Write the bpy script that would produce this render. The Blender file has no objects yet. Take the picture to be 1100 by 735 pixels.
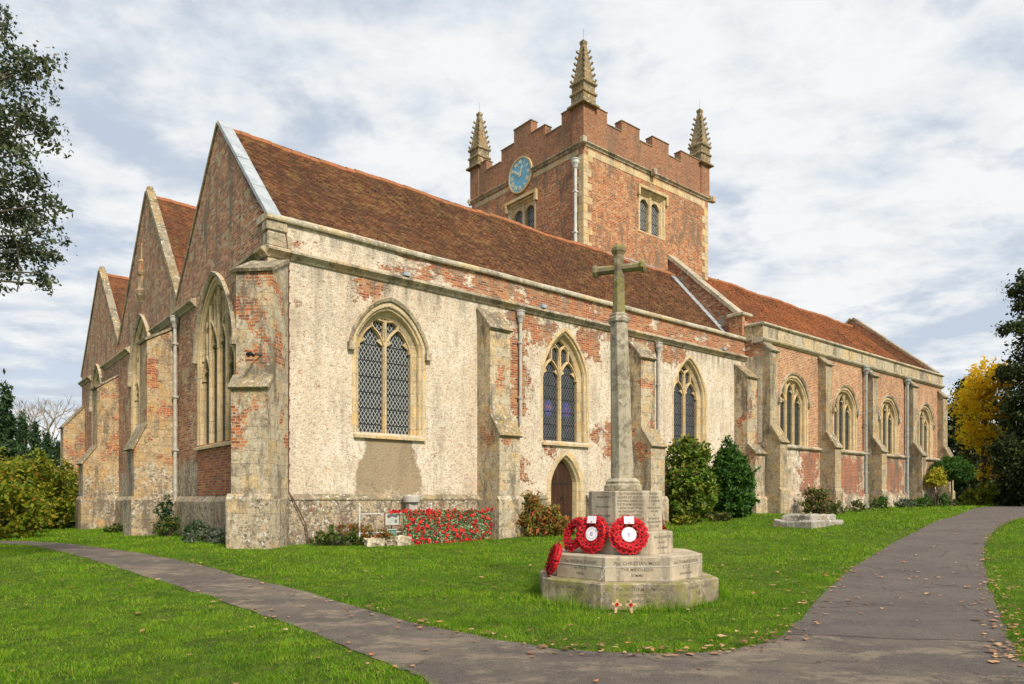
import bpy, bmesh, math, random
import numpy as np
from mathutils import Vector, Matrix, noise as mnoise
from mathutils.geometry import delaunay_2d_cdt
R = math.radians
random.seed(7)
scene = bpy.context.scene
COL = scene.collection

# ------------------------------------------------------------------ camera
cam_d = bpy.data.cameras.new('camera'); cam = bpy.data.objects.new('camera', cam_d); COL.objects.link(cam)
cam.location = (0, 0, 1.6); cam.rotation_euler = (R(90), 0, 0)
cam_d.sensor_width = 36; cam_d.lens = 36*755/1100
cam_d.shift_y = (534-367.5)/1100
cam_d.clip_start = 0.1; cam_d.clip_end = 3000
scene.camera = cam

# ------------------------------------------------------------------ world / sun / exposure
SUN_AZ_X, SUN_AZ_Y, SUN_EL = 0.48, -0.84, 42.0       # direction towards the sun (plan) and its elevation
sa = Vector((SUN_AZ_X, SUN_AZ_Y)).normalized(); ce = math.cos(R(SUN_EL))
sun_dir = Vector((sa.x*ce, sa.y*ce, math.sin(R(SUN_EL))))
world = bpy.data.worlds.new('World'); scene.world = world; world.use_nodes = True
wt = world.node_tree; wt.nodes.clear()
sl = bpy.data.lights.new('sun', 'SUN'); sl.energy = 3.7; sl.angle = R(10); sl.color = (1.0, 0.91, 0.76)
so = bpy.data.objects.new('sun', sl); COL.objects.link(so)
so.rotation_euler = (-sun_dir).to_track_quat('-Z', 'Y').to_euler()
scene.view_settings.view_transform = 'Standard'; scene.view_settings.look = 'None'
scene.view_settings.exposure = 0.34; scene.view_settings.gamma = 1.0
scene.view_settings.use_curve_mapping = False
scene.render.resolution_x = 1024; scene.render.resolution_y = 684
scene.cycles.max_bounces = 5; scene.cycles.diffuse_bounces = 3; scene.cycles.transparent_max_bounces = 8

# ------------------------------------------------------------------ node helpers
class NT:
    def __init__(s, nt): s.nt = nt
    def n(s, typ, ins=None, **props):
        nd = s.nt.nodes.new(typ)
        for k, v in props.items(): setattr(nd, k, v)
        for k, v in (ins or {}).items():
            if v is None: continue
            sock = nd.inputs[k]
            if hasattr(v, 'links') or isinstance(v, bpy.types.NodeSocket): s.nt.links.new(v, sock)
            else:
                if sock.type == 'RGBA' and len(v) == 3: v = (*v, 1)
                sock.default_value = v
        return nd
    def m(s, op, a, b=None, c=None, clamp=False):
        nd = s.n('ShaderNodeMath', {0: a, 1: b, 2: c}, operation=op); nd.use_clamp = clamp
        return nd.outputs[0]
    def vm(s, op, a, b=None):
        nd = s.n('ShaderNodeVectorMath', {0: a, 1: b}, operation=op)
        return nd.outputs['Value'] if op in ('DOT_PRODUCT', 'LENGTH') else nd.outputs[0]
    def mix(s, f, a, b, mode='MIX'):
        nd = s.n('ShaderNodeMix', data_type='RGBA', blend_type=mode)
        nd.clamp_factor = True
        for i, v in ((0, f), (6, a), (7, b)):
            if isinstance(v, bpy.types.NodeSocket): s.nt.links.new(v, nd.inputs[i])
            elif i == 0: nd.inputs[0].default_value = v
            else: nd.inputs[i].default_value = (*v, 1) if len(v) == 3 else v
        return nd.outputs[2]
    def noise(s, vec, scale, detail=4, rough=0.55, col=False, dist=0.0):
        nd = s.n('ShaderNodeTexNoise', {'Vector': vec, 'Scale': scale, 'Detail': detail, 'Roughness': rough, 'Distortion': dist})
        return nd.outputs['Color' if col else 'Fac']
    def ramp(s, f, stops, interp='LINEAR'):
        nd = s.n('ShaderNodeValToRGB', {0: f}); cr = nd.color_ramp; cr.interpolation = interp
        while len(cr.elements) < len(stops): cr.elements.new(0.5)
        for e, (p, c) in zip(cr.elements, stops):
            e.position = p; e.color = (*c, 1) if len(c) == 3 else c
        return nd.outputs[0]
    def step(s, v, lo, hi):
        nd = s.n('ShaderNodeMapRange', {0: v, 1: lo, 2: hi, 3: 0.0, 4: 1.0}, interpolation_type='SMOOTHSTEP')
        return nd.outputs[0]
    def comb(s, x, y, z=0.0): return s.n('ShaderNodeCombineXYZ', {0: x, 1: y, 2: z}).outputs[0]
    def sep(s, v): return s.n('ShaderNodeSeparateXYZ', {0: v}).outputs
    def scale(s, v, sc):
        return s.n('ShaderNodeMapping', {'Vector': v, 'Scale': sc}).outputs[0]

def new_mat(name):
    m = bpy.data.materials.new(name); m.use_nodes = True
    m.node_tree.nodes.clear(); return m, NT(m.node_tree)
def finish(n, col, rough=0.9, height=None, bump=0.3, dist=0.02, spec=0.3, metal=0.0, trans=None):
    b = n.n('ShaderNodeBsdfPrincipled', {'Base Color': col, 'Roughness': rough, 'Specular IOR Level': spec, 'Metallic': metal})
    if height is not None:
        bp = n.n('ShaderNodeBump', {'Height': height, 'Strength': bump, 'Distance': dist})
        n.nt.links.new(bp.outputs[0], b.inputs['Normal'])
    out = n.n('ShaderNodeOutputMaterial')
    n.nt.links.new(b.outputs[0], out.inputs[0])
    return b
def wallco(n):
    tc = n.n('ShaderNodeTexCoord'); P = tc.outputs['Object']; Nn = tc.outputs['Normal']
    T = n.vm('NORMALIZE', n.vm('CROSS_PRODUCT', (0, 0, 1), n.vm('ADD', Nn, (0.0013, 0.0007, 0))))
    u = n.vm('DOT_PRODUCT', P, T); xyz = n.sep(P)
    return P, u, xyz[2], n.comb(u, xyz[2]), xyz

# ---- sky: nishita plus a broken cloud layer laid on a high flat deck
wn = NT(wt)
sky = wn.n('ShaderNodeTexSky', sky_type='NISHITA', sun_disc=False, sun_elevation=R(SUN_EL), sun_rotation=math.atan2(sun_dir.x, sun_dir.y), altitude=50, air_density=1.0, dust_density=0.6, ozone_density=1.3)
d = wn.n('ShaderNodeTexCoord').outputs['Generated']; dx = wn.sep(d)
zz = wn.m('ADD', wn.m('MAXIMUM', dx[2], 0.0), 0.16)
pl = wn.comb(wn.m('DIVIDE', dx[0], zz), wn.m('DIVIDE', dx[1], zz), 0.37)
n1 = wn.noise(pl, 3.0, 9, 0.58, dist=0.1)
n2 = wn.noise(wn.scale(pl, (1.0, 1.25, 1)), 4.6, 8, 0.60, dist=0.1)
n3 = wn.noise(pl, 0.55, 3, 0.5)
cov = wn.m('ADD', wn.m('MULTIPLY', n1, 0.75), wn.m('MULTIPLY', n3, 0.35))
mask = wn.step(cov, 0.45, 0.575)
shade = wn.m('ADD', wn.m('MULTIPLY', n2, 0.65), wn.m('MULTIPLY', n3, 0.45))
ccol = wn.ramp(shade, [(0.44, (5.3, 5.9, 6.8)), (0.51, (6.5, 7.0, 7.6)), (0.57, (7.6, 7.85, 8.1)), (0.64, (8.3, 8.4, 8.5))])
skc = wn.mix(1.0, sky.outputs[0], (1.35, 1.2, 1.15), 'MULTIPLY')
blue = wn.mix(0.82, skc, (5.5, 6.15, 7.05))
cc = wn.mix(mask, blue, ccol)
bg = wn.n('ShaderNodeBackground', {'Color': cc, 'Strength': 0.088})
wo = wn.n('ShaderNodeOutputWorld'); wt.links.new(bg.outputs[0], wo.inputs[0])

# ------------------------------------------------------------------ frames
ANG = math.atan2(.6406, .7679)
P0 = np.array([-6.25, 18.0]); U = np.array([math.cos(ANG), math.sin(ANG)]); V = np.array([-math.sin(ANG), math.cos(ANG)])
def L2W(s, t): p = P0+s*U+t*V; return float(p[0]), float(p[1])

_ctl = [(0,0,0),(-10,3,0),(10,3,0),(1.7,9.3,.1),(1.7,11.5,.16),(-6,9,0.02),(-20,15,0),(-30,40,0),(-70,60,0),(10,12,.12),(22,10,.2),(40,20,.6),
        (-20,-20,0),(20,-20,0),(70,50,1.0),(60,90,1.0),(0,90,.6),(-40,90,0),(34,50,1.0),(18,23,.72),(13,31,.72),(-70,-30,0),(80,-30,.4)]
for s, t, z in [(0,-1.2,.36),(3,-1,.26),(5,-1,.26),(8,-1,.4),(10.5,-1,.47),(15,-1.5,.56),(22,-2,.88),(32,-2,.97),(43,-2,1.0),(55,0,1.0),(-1.3,4,.33),(-1.5,9,.28),(-1.5,18,.15),(-1.5,28,0.0),(20,10,.6),(20,30,.5)]:
    x, y = L2W(s, t); _ctl.append((x, y, z))
_c = np.array(_ctl, float)
def _tk(r): return np.where(r > 1e-9, r*r*np.log(np.maximum(r, 1e-9)), 0)
_n = len(_c); _A = np.zeros((_n+3, _n+3))
_d = np.hypot(_c[:, None, 0]-_c[None, :, 0], _c[:, None, 1]-_c[None, :, 1])
_A[:_n, :_n] = _tk(_d)+np.eye(_n)*2.0
_A[:_n, _n] = 1; _A[:_n, _n+1:] = _c[:, :2]; _A[_n, :_n] = 1; _A[_n+1:, :_n] = _c[:, :2].T
_w = np.linalg.solve(_A, np.r_[_c[:, 2], 0, 0, 0])
def GZ(x, y):
    x = np.asarray(x, float); y = np.asarray(y, float)
    xc = np.clip(x, -75, 85); yc = np.clip(y, -30, 95)
    sh = x.shape; X = xc.ravel(); Y = yc.ravel(); out = np.empty(X.size)
    for i in range(0, X.size, 200000):
        a, b = X[i:i+200000], Y[i:i+200000]
        r = np.hypot(a[:, None]-_c[None, :, 0], b[:, None]-_c[None, :, 1])
        out[i:i+200000] = _tk(r)@_w[:_n]+_w[_n]+_w[_n+1]*a+_w[_n+2]*b
    return np.clip(out.reshape(sh), -0.3, 1.15)
def gz(x, y): return float(GZ(np.array([x]), np.array([y]))[0])

# ------------------------------------------------------------------ object helpers
def link(name, me, mats, parent=None):
    o = bpy.data.objects.new(name, me); COL.objects.link(o)
    for m in (mats if isinstance(mats, (list, tuple)) else [mats]): o.data.materials.append(m)
    if parent: o.parent = parent
    return o
def obj(name, bm, mat, parent=None, smooth=False, recalc=True, loc=None):
    if recalc: bmesh.ops.recalc_face_normals(bm, faces=bm.faces)
    me = bpy.data.meshes.new(name); bm.to_mesh(me); bm.free()
    if smooth:
        for p in me.polygons: p.use_smooth = True
    o = link(name, me, mat, parent)
    if loc is not None: o.location = loc
    return o
def tag(o, label=None, cat=None, group=None, kind=None):
    if label: o['label'] = label
    if cat: o['category'] = cat
    if group: o['group'] = group
    if kind: o['kind'] = kind
    return o
def thing(name, label, cat, loc=(0, 0, 0), rz=0.0, group=None):
    o = bpy.data.objects.new(name, None); COL.objects.link(o); o.empty_display_size = .2
    o.location = loc; o.rotation_euler = (0, 0, rz)
    return tag(o, label, cat, group)
def box(bm, x0, x1, y0, y1, z0, z1, bev=0.0):
    vs = [bm.verts.new(p) for p in ((x0,y0,z0),(x1,y0,z0),(x1,y1,z0),(x0,y1,z0),(x0,y0,z1),(x1,y0,z1),(x1,y1,z1),(x0,y1,z1))]
    fs = [bm.faces.new([vs[i] for i in q]) for q in ((0,3,2,1),(4,5,6,7),(0,1,5,4),(1,2,6,5),(2,3,7,6),(3,0,4,7))]
    if bev:
        es = list({e for f in fs for e in f.edges})
        bmesh.ops.bevel(bm, geom=es, offset=bev, segments=1, affect='EDGES', profile=.5)
def poly_extrude(bm, pts, M, d0, d1):
    """closed prism: 2-D polygon pts swept from d0 to d1 through M(a, b, d)"""
    A = [bm.verts.new(M(a, b, d0)) for a, b in pts]; B = [bm.verts.new(M(a, b, d1)) for a, b in pts]
    n = len(pts)
    bm.faces.new(A); bm.faces.new(B[::-1])
    for i in range(n): bm.faces.new((A[i], B[i], B[(i+1) % n], A[(i+1) % n]))
def tube(bm, pts, radii, n=8, cap=True):
    rings = []; pts = [Vector(p) for p in pts]
    if not hasattr(radii, '__len__'): radii = [radii]*len(pts)
    for i, p in enumerate(pts):
        t = (pts[min(i+1, len(pts)-1)]-pts[max(i-1, 0)])
        if t.length < 1e-9: t = Vector((0, 0, 1))
        t.normalize(); a = t.cross(Vector((0.13, 0.97, 0.2)))
        if a.length < .1: a = t.cross(Vector((1, 0, 0)))
        a.normalize(); b = t.cross(a)
        rings.append([bm.verts.new(p+(a*math.cos(2*math.pi*k/n)+b*math.sin(2*math.pi*k/n))*radii[i]) for k in range(n)])
    for r0, r1 in zip(rings, rings[1:]):
        for k in range(n): bm.faces.new((r0[k], r0[(k+1) % n], r1[(k+1) % n], r1[k]))
    if cap: bm.faces.new(rings[0][::-1]); bm.faces.new(rings[-1])
def lathe(bm, prof, n=8, c=(0, 0), rot=0.0):
    rings = [[bm.verts.new((c[0]+r*math.cos(rot+2*math.pi*k/n), c[1]+r*math.sin(rot+2*math.pi*k/n), z)) for k in range(n)] for r, z in prof]
    for r0, r1 in zip(rings, rings[1:]):
        for k in range(n): bm.faces.new((r0[k], r0[(k+1) % n], r1[(k+1) % n], r1[k]))
    bm.faces.new(rings[0][::-1]); bm.faces.new(rings[-1])
def ribbon(bm, pts, w, d0, d1, M, closed=False):
    """moulded stone bar following the 2-D line pts, chamfered towards the front (d0)"""
    n = len(pts); secs = []
    for i in range(n):
        a = Vector(pts[i-1] if (i or closed) else pts[i]); b = Vector(pts[(i+1) % n] if (i < n-1 or closed) else pts[i])
        t = (b-a).normalized(); nr = Vector((-t.y, t.x)); p = Vector(pts[i])
        sec = [(-.5, d1), (-.5, d0+.07), (-.2, d0), (.2, d0), (.5, d0+.07), (.5, d1)]
        secs.append([bm.verts.new(M(p.x+nr.x*w*k, dd, p.y+nr.y*w*k)) for k, dd in sec])
    rng = range(n if closed else n-1)
    for i in rng:
        A, B = secs[i], secs[(i+1) % n]
        for k in range(6): bm.faces.new((A[k], A[(k+1) % 6], B[(k+1) % 6], B[k]))
    if not closed: bm.faces.new(secs[0]); bm.faces.new(secs[-1][::-1])
def np_mesh(name, verts, nface, k, mat, parent=None, midx=None, smooth=False):
    """fast mesh of nface polygons of k consecutive verts each"""
    me = bpy.data.meshes.new(name); nv = len(verts)
    me.vertices.add(nv); me.vertices.foreach_set('co', np.ascontiguousarray(verts, dtype=np.float32).ravel())
    me.loops.add(nface*k); me.loops.foreach_set('vertex_index', np.arange(nface*k, dtype=np.int32))
    me.polygons.add(nface); me.polygons.foreach_set('loop_start', np.arange(0, nface*k, k, dtype=np.int32))
    me.update(calc_edges=True); me.validate()
    return link(name, me, mat, parent)
def rnd(seed): return np.random.default_rng(seed)

# ------------------------------------------------------------------ materials
def brick_layer(n, uv, stops, mortar, bw=.232, rh=.078, ms=.011, sharp=.15):
    wob = n.vm('ADD', uv, n.vm('MULTIPLY', n.vm('SUBTRACT', n.noise(uv, 3.0, 2, .5, True), (.5, .5, .5)), (.035, .03, 0)))
    b = n.n('ShaderNodeTexBrick', {'Vector': wob, 'Color1': (0, 0, 0), 'Color2': (1, 1, 1), 'Mortar': (0.5, .5, .5), 'Scale': 1.0, 'Mortar Size': ms,
            'Mortar Smooth': sharp, 'Bias': 0.0, 'Brick Width': bw, 'Row Height': rh})
    b.offset = .5
    c = n.ramp(b.outputs['Color'], stops)
    fac = n.m('MULTIPLY', b.outputs['Fac'], 1.0)
    return n.mix(fac, c, mortar), n.m('SUBTRACT', 1.0, fac)
RED = [(0, (.24, .055, .022)), (.35, (.42, .10, .032)), (.6, (.52, .15, .045)), (.8, (.56, .23, .08)), (1, (.17, .055, .035))]
ORANGE = [(0, (.28, .060, .022)), (.35, (.45, .110, .032)), (.65, (.57, .18, .055)), (.85, (.58, .31, .15)), (1, (.17, .055, .035))]
PURPLE = [(0, (.20, .055, .03)), (.3, (.42, .12, .045)), (.55, (.56, .20, .075)), (.75, (.62, .31, .15)), (.9, (.62, .46, .30)), (1, (.12, .06, .05))]
def rectmask(n, a, z, r, w):
    """w = wobble scalar about 0; r = (a0, a1, z0, z1)"""
    ca, cz, ha, hz = (r[0]+r[1])/2, (r[2]+r[3])/2, (r[1]-r[0])/2, (r[3]-r[2])/2
    da = n.m('SUBTRACT', n.m('ABSOLUTE', n.m('SUBTRACT', a, ca)), ha)
    dz = n.m('SUBTRACT', n.m('ABSOLUTE', n.m('SUBTRACT', z, cz)), hz)
    dd = n.m('ADD', n.m('MAXIMUM', da, dz), w)
    return n.m('SUBTRACT', 1.0, n.step(dd, -0.012, 0.012))
def orm(n, ms):
    o = ms[0]
    for m_ in ms[1:]: o = n.m('MAXIMUM', o, m_)
    return o
def plaster_col(n, P, z):
    c = n.mix(n.step(n.noise(P, .55, 5, .6), .40, .60), (.82, .725, .59), (.75, .635, .48))
    c = n.mix(n.m('MULTIPLY', n.step(n.noise(n.scale(P, (.5, .5, .35)), 1.0, 6, .7), .46, .60), .55), c, (.66, .535, .40))
    c = n.mix(n.step(n.noise(P, 2.3, 6, .75), .50, .60), c, (.68, .56, .43))
    c = n.mix(n.m('MULTIPLY', n.step(n.noise(P, 8, 6, .85), .52, .58), .7), c, (.43, .31, .215))
    c = n.mix(n.m('MULTIPLY', n.step(n.noise(P, 11, 5, .85), .54, .59), .85), c, (.88, .82, .72))
    c = n.mix(n.m('MULTIPLY', n.step(n.noise(P, 15, 4, .85), .56, .61), .85), c, (.20, .135, .095))
    c = n.mix(n.m('MULTIPLY', n.step(n.noise(P, 5.2, 6, .85), .575, .62), .75), c, (.52, .20, .085))
    c = n.mix(n.m('MULTIPLY', n.step(n.noise(P, 1.1, 6, .75), .56, .68), .4), c, (.35, .29, .21))
    return c
def flint_col(n, P, uv):
    vo = n.n('ShaderNodeTexVoronoi', {'Vector': n.vm('ADD', P, n.vm('MULTIPLY', n.noise(P, 6, 2, .5, True), (.06, .06, .06))), 'Scale': 14.0, 'Randomness': 1.0}, feature='F1')
    ed = n.n('ShaderNodeTexVoronoi', {'Vector': n.vm('ADD', P, n.vm('MULTIPLY', n.noise(P, 6, 2, .5, True), (.06, .06, .06))), 'Scale': 14.0, 'Randomness': 1.0}, feature='DISTANCE_TO_EDGE')
    rv = n.sep(vo.outputs['Color'])[0]
    st = n.ramp(rv, [(0, (.10, .085, .075)), (.18, (.22, .17, .12)), (.38, (.46, .36, .23)), (.58, (.64, .55, .40)), (.8, (.84, .78, .66)), (1, (.34, .15, .07))])
    st = n.mix(n.m('MULTIPLY', n.noise(P, 40, 3, .6), .55), st, (.25, .22, .18))
    e = n.step(ed.outputs['Distance'], .02, .09)
    c_ = n.mix(e, (.44, .35, .235), st)
    c_ = n.mix(n.step(n.noise(P, 3.4, 5, .8), .53, .57), c_, (.55, .43, .28))
    c_ = n.mix(n.m('MULTIPLY', n.step(n.noise(P, 7, 5, .8), .55, .61), .7), c_, (.085, .07, .055))
    return c_, e
def soot(n, P, c, amt=.6, sc=1.0, col=(.13, .115, .095)):
    st = n.noise(n.scale(P, (1.6*sc, 1.6*sc, .42*sc)), 1.0, 7, .75)
    c = n.mix(n.m('MULTIPLY', n.step(st, .49, .62), amt*.85), c, n.mix(.45, (.16, .125, .085), col))
    c = n.mix(n.m('MULTIPLY', n.step(n.noise(P, 5.5*sc, 6, .8), .53, .62), amt*.7), c, col)
    return n.mix(n.m('MULTIPLY', n.step(n.noise(P, 17*sc, 4, .8), .55, .63), amt*.6), c, (.09, .075, .055))
def lichen(n, P, c, amt=.5):
    c = n.mix(n.m('MULTIPLY', n.step(n.noise(P, 7.3, 5, .75), .57, .63), amt), c, (.70, .66, .54))
    return n.mix(n.m('MULTIPLY', n.step(n.noise(P, 4.1, 5, .75), .61, .66), amt), c, (.55, .34, .08))

def mk_south():
    m, n = new_mat('lime_render_and_brick'); P, u, z, uv, xyz = wallco(n); x = xyz[0]
    pc = plaster_col(n, P, z)
    bc, bh = brick_layer(n, uv, ORANGE, (.50, .40, .28))
    w1 = n.m('MULTIPLY', n.m('SUBTRACT', n.noise(P, 1.5, 6, .68), .5), 2.0)
    w2 = n.m('MULTIPLY', n.m('SUBTRACT', n.noise(P, 6.0, 5, .8), .5), 1.3)
    w = n.m('ADD', w1, w2)
    rects = [(2.55, 3.3, 7.2, 7.7), (8.1, 9.3, 7.0, 7.75), (7.9, 8.75, 4.4, 6.9), (9.1, 10.0, 6.9, 7.6), (10.9, 12.4, 6.6, 7.7),
             (12.9, 15.9, 7.35, 7.75), (16.0, 17.6, 7.1, 7.7), (12.6, 13.2, 3.0, 4.4), (9.6, 10.2, 3.1, 3.3), (11.7, 12.3, 3.6, 4.1), (8.4, 8.8, 2.2, 2.7)]
    low = orm(n, [rectmask(n, x, z, r, w) for r in rects])
    # parapet band above the string course
    pn = n.noise(n.scale(P, (.8, .8, 1.6)), 1.1, 6, .75)
    thr = n.m('SUBTRACT', pn, n.m('MULTIPLY', n.step(x, 1.8, 6.5), .19))
    band = n.m('MULTIPLY', n.m('GREATER_THAN', z, 7.95), n.m('SUBTRACT', 1.0, n.step(thr, .36, .40)))
    odd = n.step(n.noise(P, 1.9, 7, .85), .615, .63)
    mb = orm(n, [low, band, odd])
    c = n.mix(mb, pc, bc)
    # brown repaired patch under the first window
    hw = n.m('SUBTRACT', 1.1, n.m('MULTIPLY', n.step(z, 2.2, 3.0), .34))
    sd = n.m('ADD', n.m('MAXIMUM', n.m('SUBTRACT', n.m('ABSOLUTE', n.m('SUBTRACT', x, 3.53)), hw), n.m('SUBTRACT', z, 3.3)), n.m('MULTIPLY', w, .16))
    st = n.m('SUBTRACT', 1.0, n.step(sd, -.05, .04)); st2 = st
    stc = n.mix(n.noise(P, 12, 4, .7), (.27, .195, .115), (.42, .32, .20))
    c = n.mix(n.m('MULTIPLY', orm(n, [st, st2]), .9), c, stc)
    # runs of dirt below string course and coping
    dr = n.noise(n.scale(P, (2.4, 2.4, .25)), 1.0, 5, .6)
    near = n.m('MAXIMUM', n.m('MULTIPLY', n.step(z, 6.9, 7.8), n.m('LESS_THAN', z, 7.95)), n.m('MULTIPLY', n.step(z, 8.0, 8.7), .8))
    c = n.mix(n.m('MULTIPLY', n.m('MULTIPLY', n.step(dr, .46, .62), near), .75), c, (.20, .175, .14))
    c = soot(n, P, c, .32)
    fc, fe = flint_col(n, P, uv)
    lowm = n.m('SUBTRACT', 1.0, n.step(n.m('ADD', z, n.m('MULTIPLY', w, .5)), 1.62, 1.9))
    lowm = n.m('MULTIPLY', lowm, n.step(n.noise(P, 1.3, 4, .6), .42, .52))
    c = n.mix(lowm, c, fc)
    h = n.m('ADD', n.m('MULTIPLY', n.noise(P, 17, 4, .75), 1.0), n.m('MULTIPLY', n.m('MULTIPLY', mb, bh), .9))
    h = n.m('SUBTRACT', h, n.m('MULTIPLY', mb, .7))
    finish(n, c, .93, h, 1.0, .045); return m
def mk_brick(name, stops, mortar, stone=None, seed=0.0, sootamt=.35, flare=None, flint_to=None, stone_thr=.60):
    m, n = new_mat(name); P, u, z, uv, xyz = wallco(n)
    Q = n.vm('ADD', P, (seed, seed*.7, 0))
    c, h = brick_layer(n, uv, stops, mortar)
    c = n.mix(n.m('MULTIPLY', n.step(n.noise(Q, 6.5, 5, .85), .52, .60), .55), c, n.mix(.75, c, (.07, .04, .03)))
    c = n.mix(n.m('MULTIPLY', n.step(n.noise(Q, 2.7, 6, .8), .55, .64), .5), c, (.50, .17, .06) if stops is not PURPLE else (.42, .15, .07))
    big = n.noise(Q, .45, 5, .6)
    c = n.mix(n.m('MULTIPLY', n.step(big, .42, .66), .5), c, n.mix(.5, c, (.16, .075, .055)))
    if flare: c = n.mix(n.m('MULTIPLY', n.step(n.noise(Q, 9, 5, .8), .53, .62), .7), c, flare)
    if stone:
        bs = n.n('ShaderNodeTexBrick', {'Vector': uv, 'Color1': (0, 0, 0), 'Color2': (1, 1, 1), 'Mortar': (.2, .2, .2), 'Scale': 1.0, 'Mortar Size': .012, 'Mortar Smooth': .3, 'Brick Width': .52, 'Row Height': .312})
        rr = bs.outputs['Color']
        sc = n.mix(n.noise(Q, 6, 5, .7), stone, tuple(v*.6 for v in stone))
        sc = n.mix(bs.outputs['Fac'], sc, (.22, .17, .12))
        blk = n.step(n.m('ADD', n.m('MULTIPLY', n.noise(Q, .9, 4, .6), .75), n.m('MULTIPLY', rr, .25)), stone_thr-.02, stone_thr)
        c = n.mix(blk, c, sc)
    if flint_to:
        fc, fe = flint_col(n, P, uv)
        fm = n.m('SUBTRACT', 1.0, n.step(n.m('ADD', z, n.m('MULTIPLY', n.noise(Q, 1.2, 5, .65), 2.0)), flint_to+.9, flint_to+1.15))
        fm = n.m('MULTIPLY', fm, n.step(n.noise(Q, .8, 4, .6), .34, .42))
        c = n.mix(fm, c, fc)
    c = soot(n, P, c, sootamt)
    hh = n.m('ADD', h, n.m('MULTIPLY', n.noise(P, 22, 3, .7), .6))
    finish(n, c, .92, hh, .6, .02); return m
def mk_stone(name, col, dark=.6, blocks=True, sootamt=.5, lich=.4, bw=.6, rh=.33, brick=False, sc=1.0, flint_to=None, moss=0.0):
    m, n = new_mat(name); P, u, z, uv, xyz = wallco(n)
    c = n.mix(n.noise(P, 2.2*sc, 6, .7), col, tuple(v*dark for v in col))
    h = n.noise(P, 19, 4, .7)
    if blocks:
        uvw = n.vm('ADD', uv, n.vm('MULTIPLY', n.vm('SUBTRACT', n.noise(P, 1.3, 4, .6, True), (.5, .5, .5)), (.16, .13, 0)))
        bs = n.n('ShaderNodeTexBrick', {'Vector': uvw, 'Color1': (0, 0, 0), 'Color2': (1, 1, 1), 'Mortar': (.5, .5, .5), 'Scale': 1.0, 'Mortar Size': .008, 'Mortar Smooth': .2, 'Brick Width': bw, 'Row Height': rh})
        tint = n.ramp(bs.outputs['Color'], [(0, (.72, .70, .68)), (.3, (1, .96, .88)), (.6, (.88, .90, .92)), (.8, (1.08, .93, .68)), (1, (.8, .72, .6))])
        c = n.mix(1.0, c, tint, 'MULTIPLY')
        c = n.mix(n.m('MULTIPLY', n.m('MULTIPLY', bs.outputs['Fac'], n.step(n.noise(P, 3, 4, .7), .40, .55)), .7), c, (.20, .155, .11))
        h = n.m('SUBTRACT', h, n.m('MULTIPLY', bs.outputs['Fac'], .9))
    c = n.mix(n.m('MULTIPLY', n.step(n.noise(P, 12, 6, .88), .54, .60), .45), c, (.19, .15, .10))
    c = n.mix(n.m('MULTIPLY', n.step(n.noise(P, 8, 6, .88), .56, .61), .45), c, (.80, .72, .56))
    if brick:
        bc, bh = brick_layer(n, uv, RED, (.46, .34, .22))
        mk = n.step(n.noise(P, .95, 6, .72), .54, .56)
        mk = n.m('MULTIPLY', mk, n.step(z, 2.4, 3.0))
        c = n.mix(mk, c, bc)
    if flint_to:
        fc, fe = flint_col(n, P, uv)
        fm = n.m('SUBTRACT', 1.0, n.step(n.m('ADD', z, n.m('MULTIPLY', n.noise(P, 1.2, 5, .65), 1.6)), flint_to+.7, flint_to+.95))
        fm = n.m('MULTIPLY', fm, n.step(n.noise(P, 1.1, 4, .6), .44, .50))
        c = n.mix(fm, c, fc)
    c = soot(n, P, c, sootamt)
    if lich: c = lichen(n, P, c, lich)
    if moss: c = n.mix(n.m('MULTIPLY', n.step(n.noise(P, 3.1, 5, .7), .47, .62), moss), c, (.13, .135, .03))
    finish(n, c, .92, h, .6, .025); return m
def mk_flint():
    m, n = new_mat('flint_and_rubble'); P, u, z, uv, xyz = wallco(n)
    c, e = flint_col(n, P, uv)
    sc = n.mix(n.noise(P, 5, 5, .7), (.66, .53, .35), (.38, .29, .19))
    c = n.mix(n.step(n.noise(P, 1.15, 5, .68), .53, .57), c, sc)
    c = n.mix(n.m('MULTIPLY', n.step(n.noise(P, 2.1, 5, .68), .60, .64), .8), c, (.34, .12, .06))
    c = soot(n, P, c, .5)
    c = n.mix(n.m('MULTIPLY', n.step(n.noise(P, 2.6, 5, .7), .6, .7), .45), c, (.11, .12, .04))
    finish(n, c, .9, n.m('ADD', e, n.m('MULTIPLY', n.noise(P, 25, 3, .7), .5)), .8, .04); return m
def mk_tile(name, stops, moss=.25):
    m, n = new_mat(name); tc = n.n('ShaderNodeTexCoord'); P = tc.outputs['Object']
    g = n.n('ShaderNodeNewGeometry')
    c = n.ramp(g.outputs['Random Per Island'], stops)
    c = n.mix(n.m('MULTIPLY', n.step(n.noise(n.scale(P, (.6, .6, .6)), 1.0, 5, .62), .40, .66), .6), c, n.mix(.62, c, (.05, .03, .024)))
    st = n.noise(n.scale(P, (3.0, .22, .22)), 1.0, 5, .65)
    c = n.mix(n.m('MULTIPLY', n.step(st, .50, .60), .5), c, (.085, .045, .026))
    c = n.mix(n.m('MULTIPLY', n.step(n.noise(P, 1.7, 7, .8), .53, .64), moss), c, (.25, .165, .055))
    c = n.mix(n.m('MULTIPLY', n.step(n.noise(P, 9, 4, .7), .66, .72), .4), c, (.36, .33, .26))
    finish(n, c, .9, n.noise(P, 40, 3, .7), .4, .01); return m
def mk_simple(name, c1, c2=None, sc=4.0, rough=.8, metal=0.0, bump=.2, spec=.3, bsc=30):
    m, n = new_mat(name); tc = n.n('ShaderNodeTexCoord'); P = tc.outputs['Object']
    c = n.mix(n.step(n.noise(P, sc, 5, .65), .35, .65), c1, c2 or tuple(v*.75 for v in c1))
    finish(n, c, rough, n.noise(P, bsc, 3, .6), bump, .01, spec, metal); return m
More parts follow.
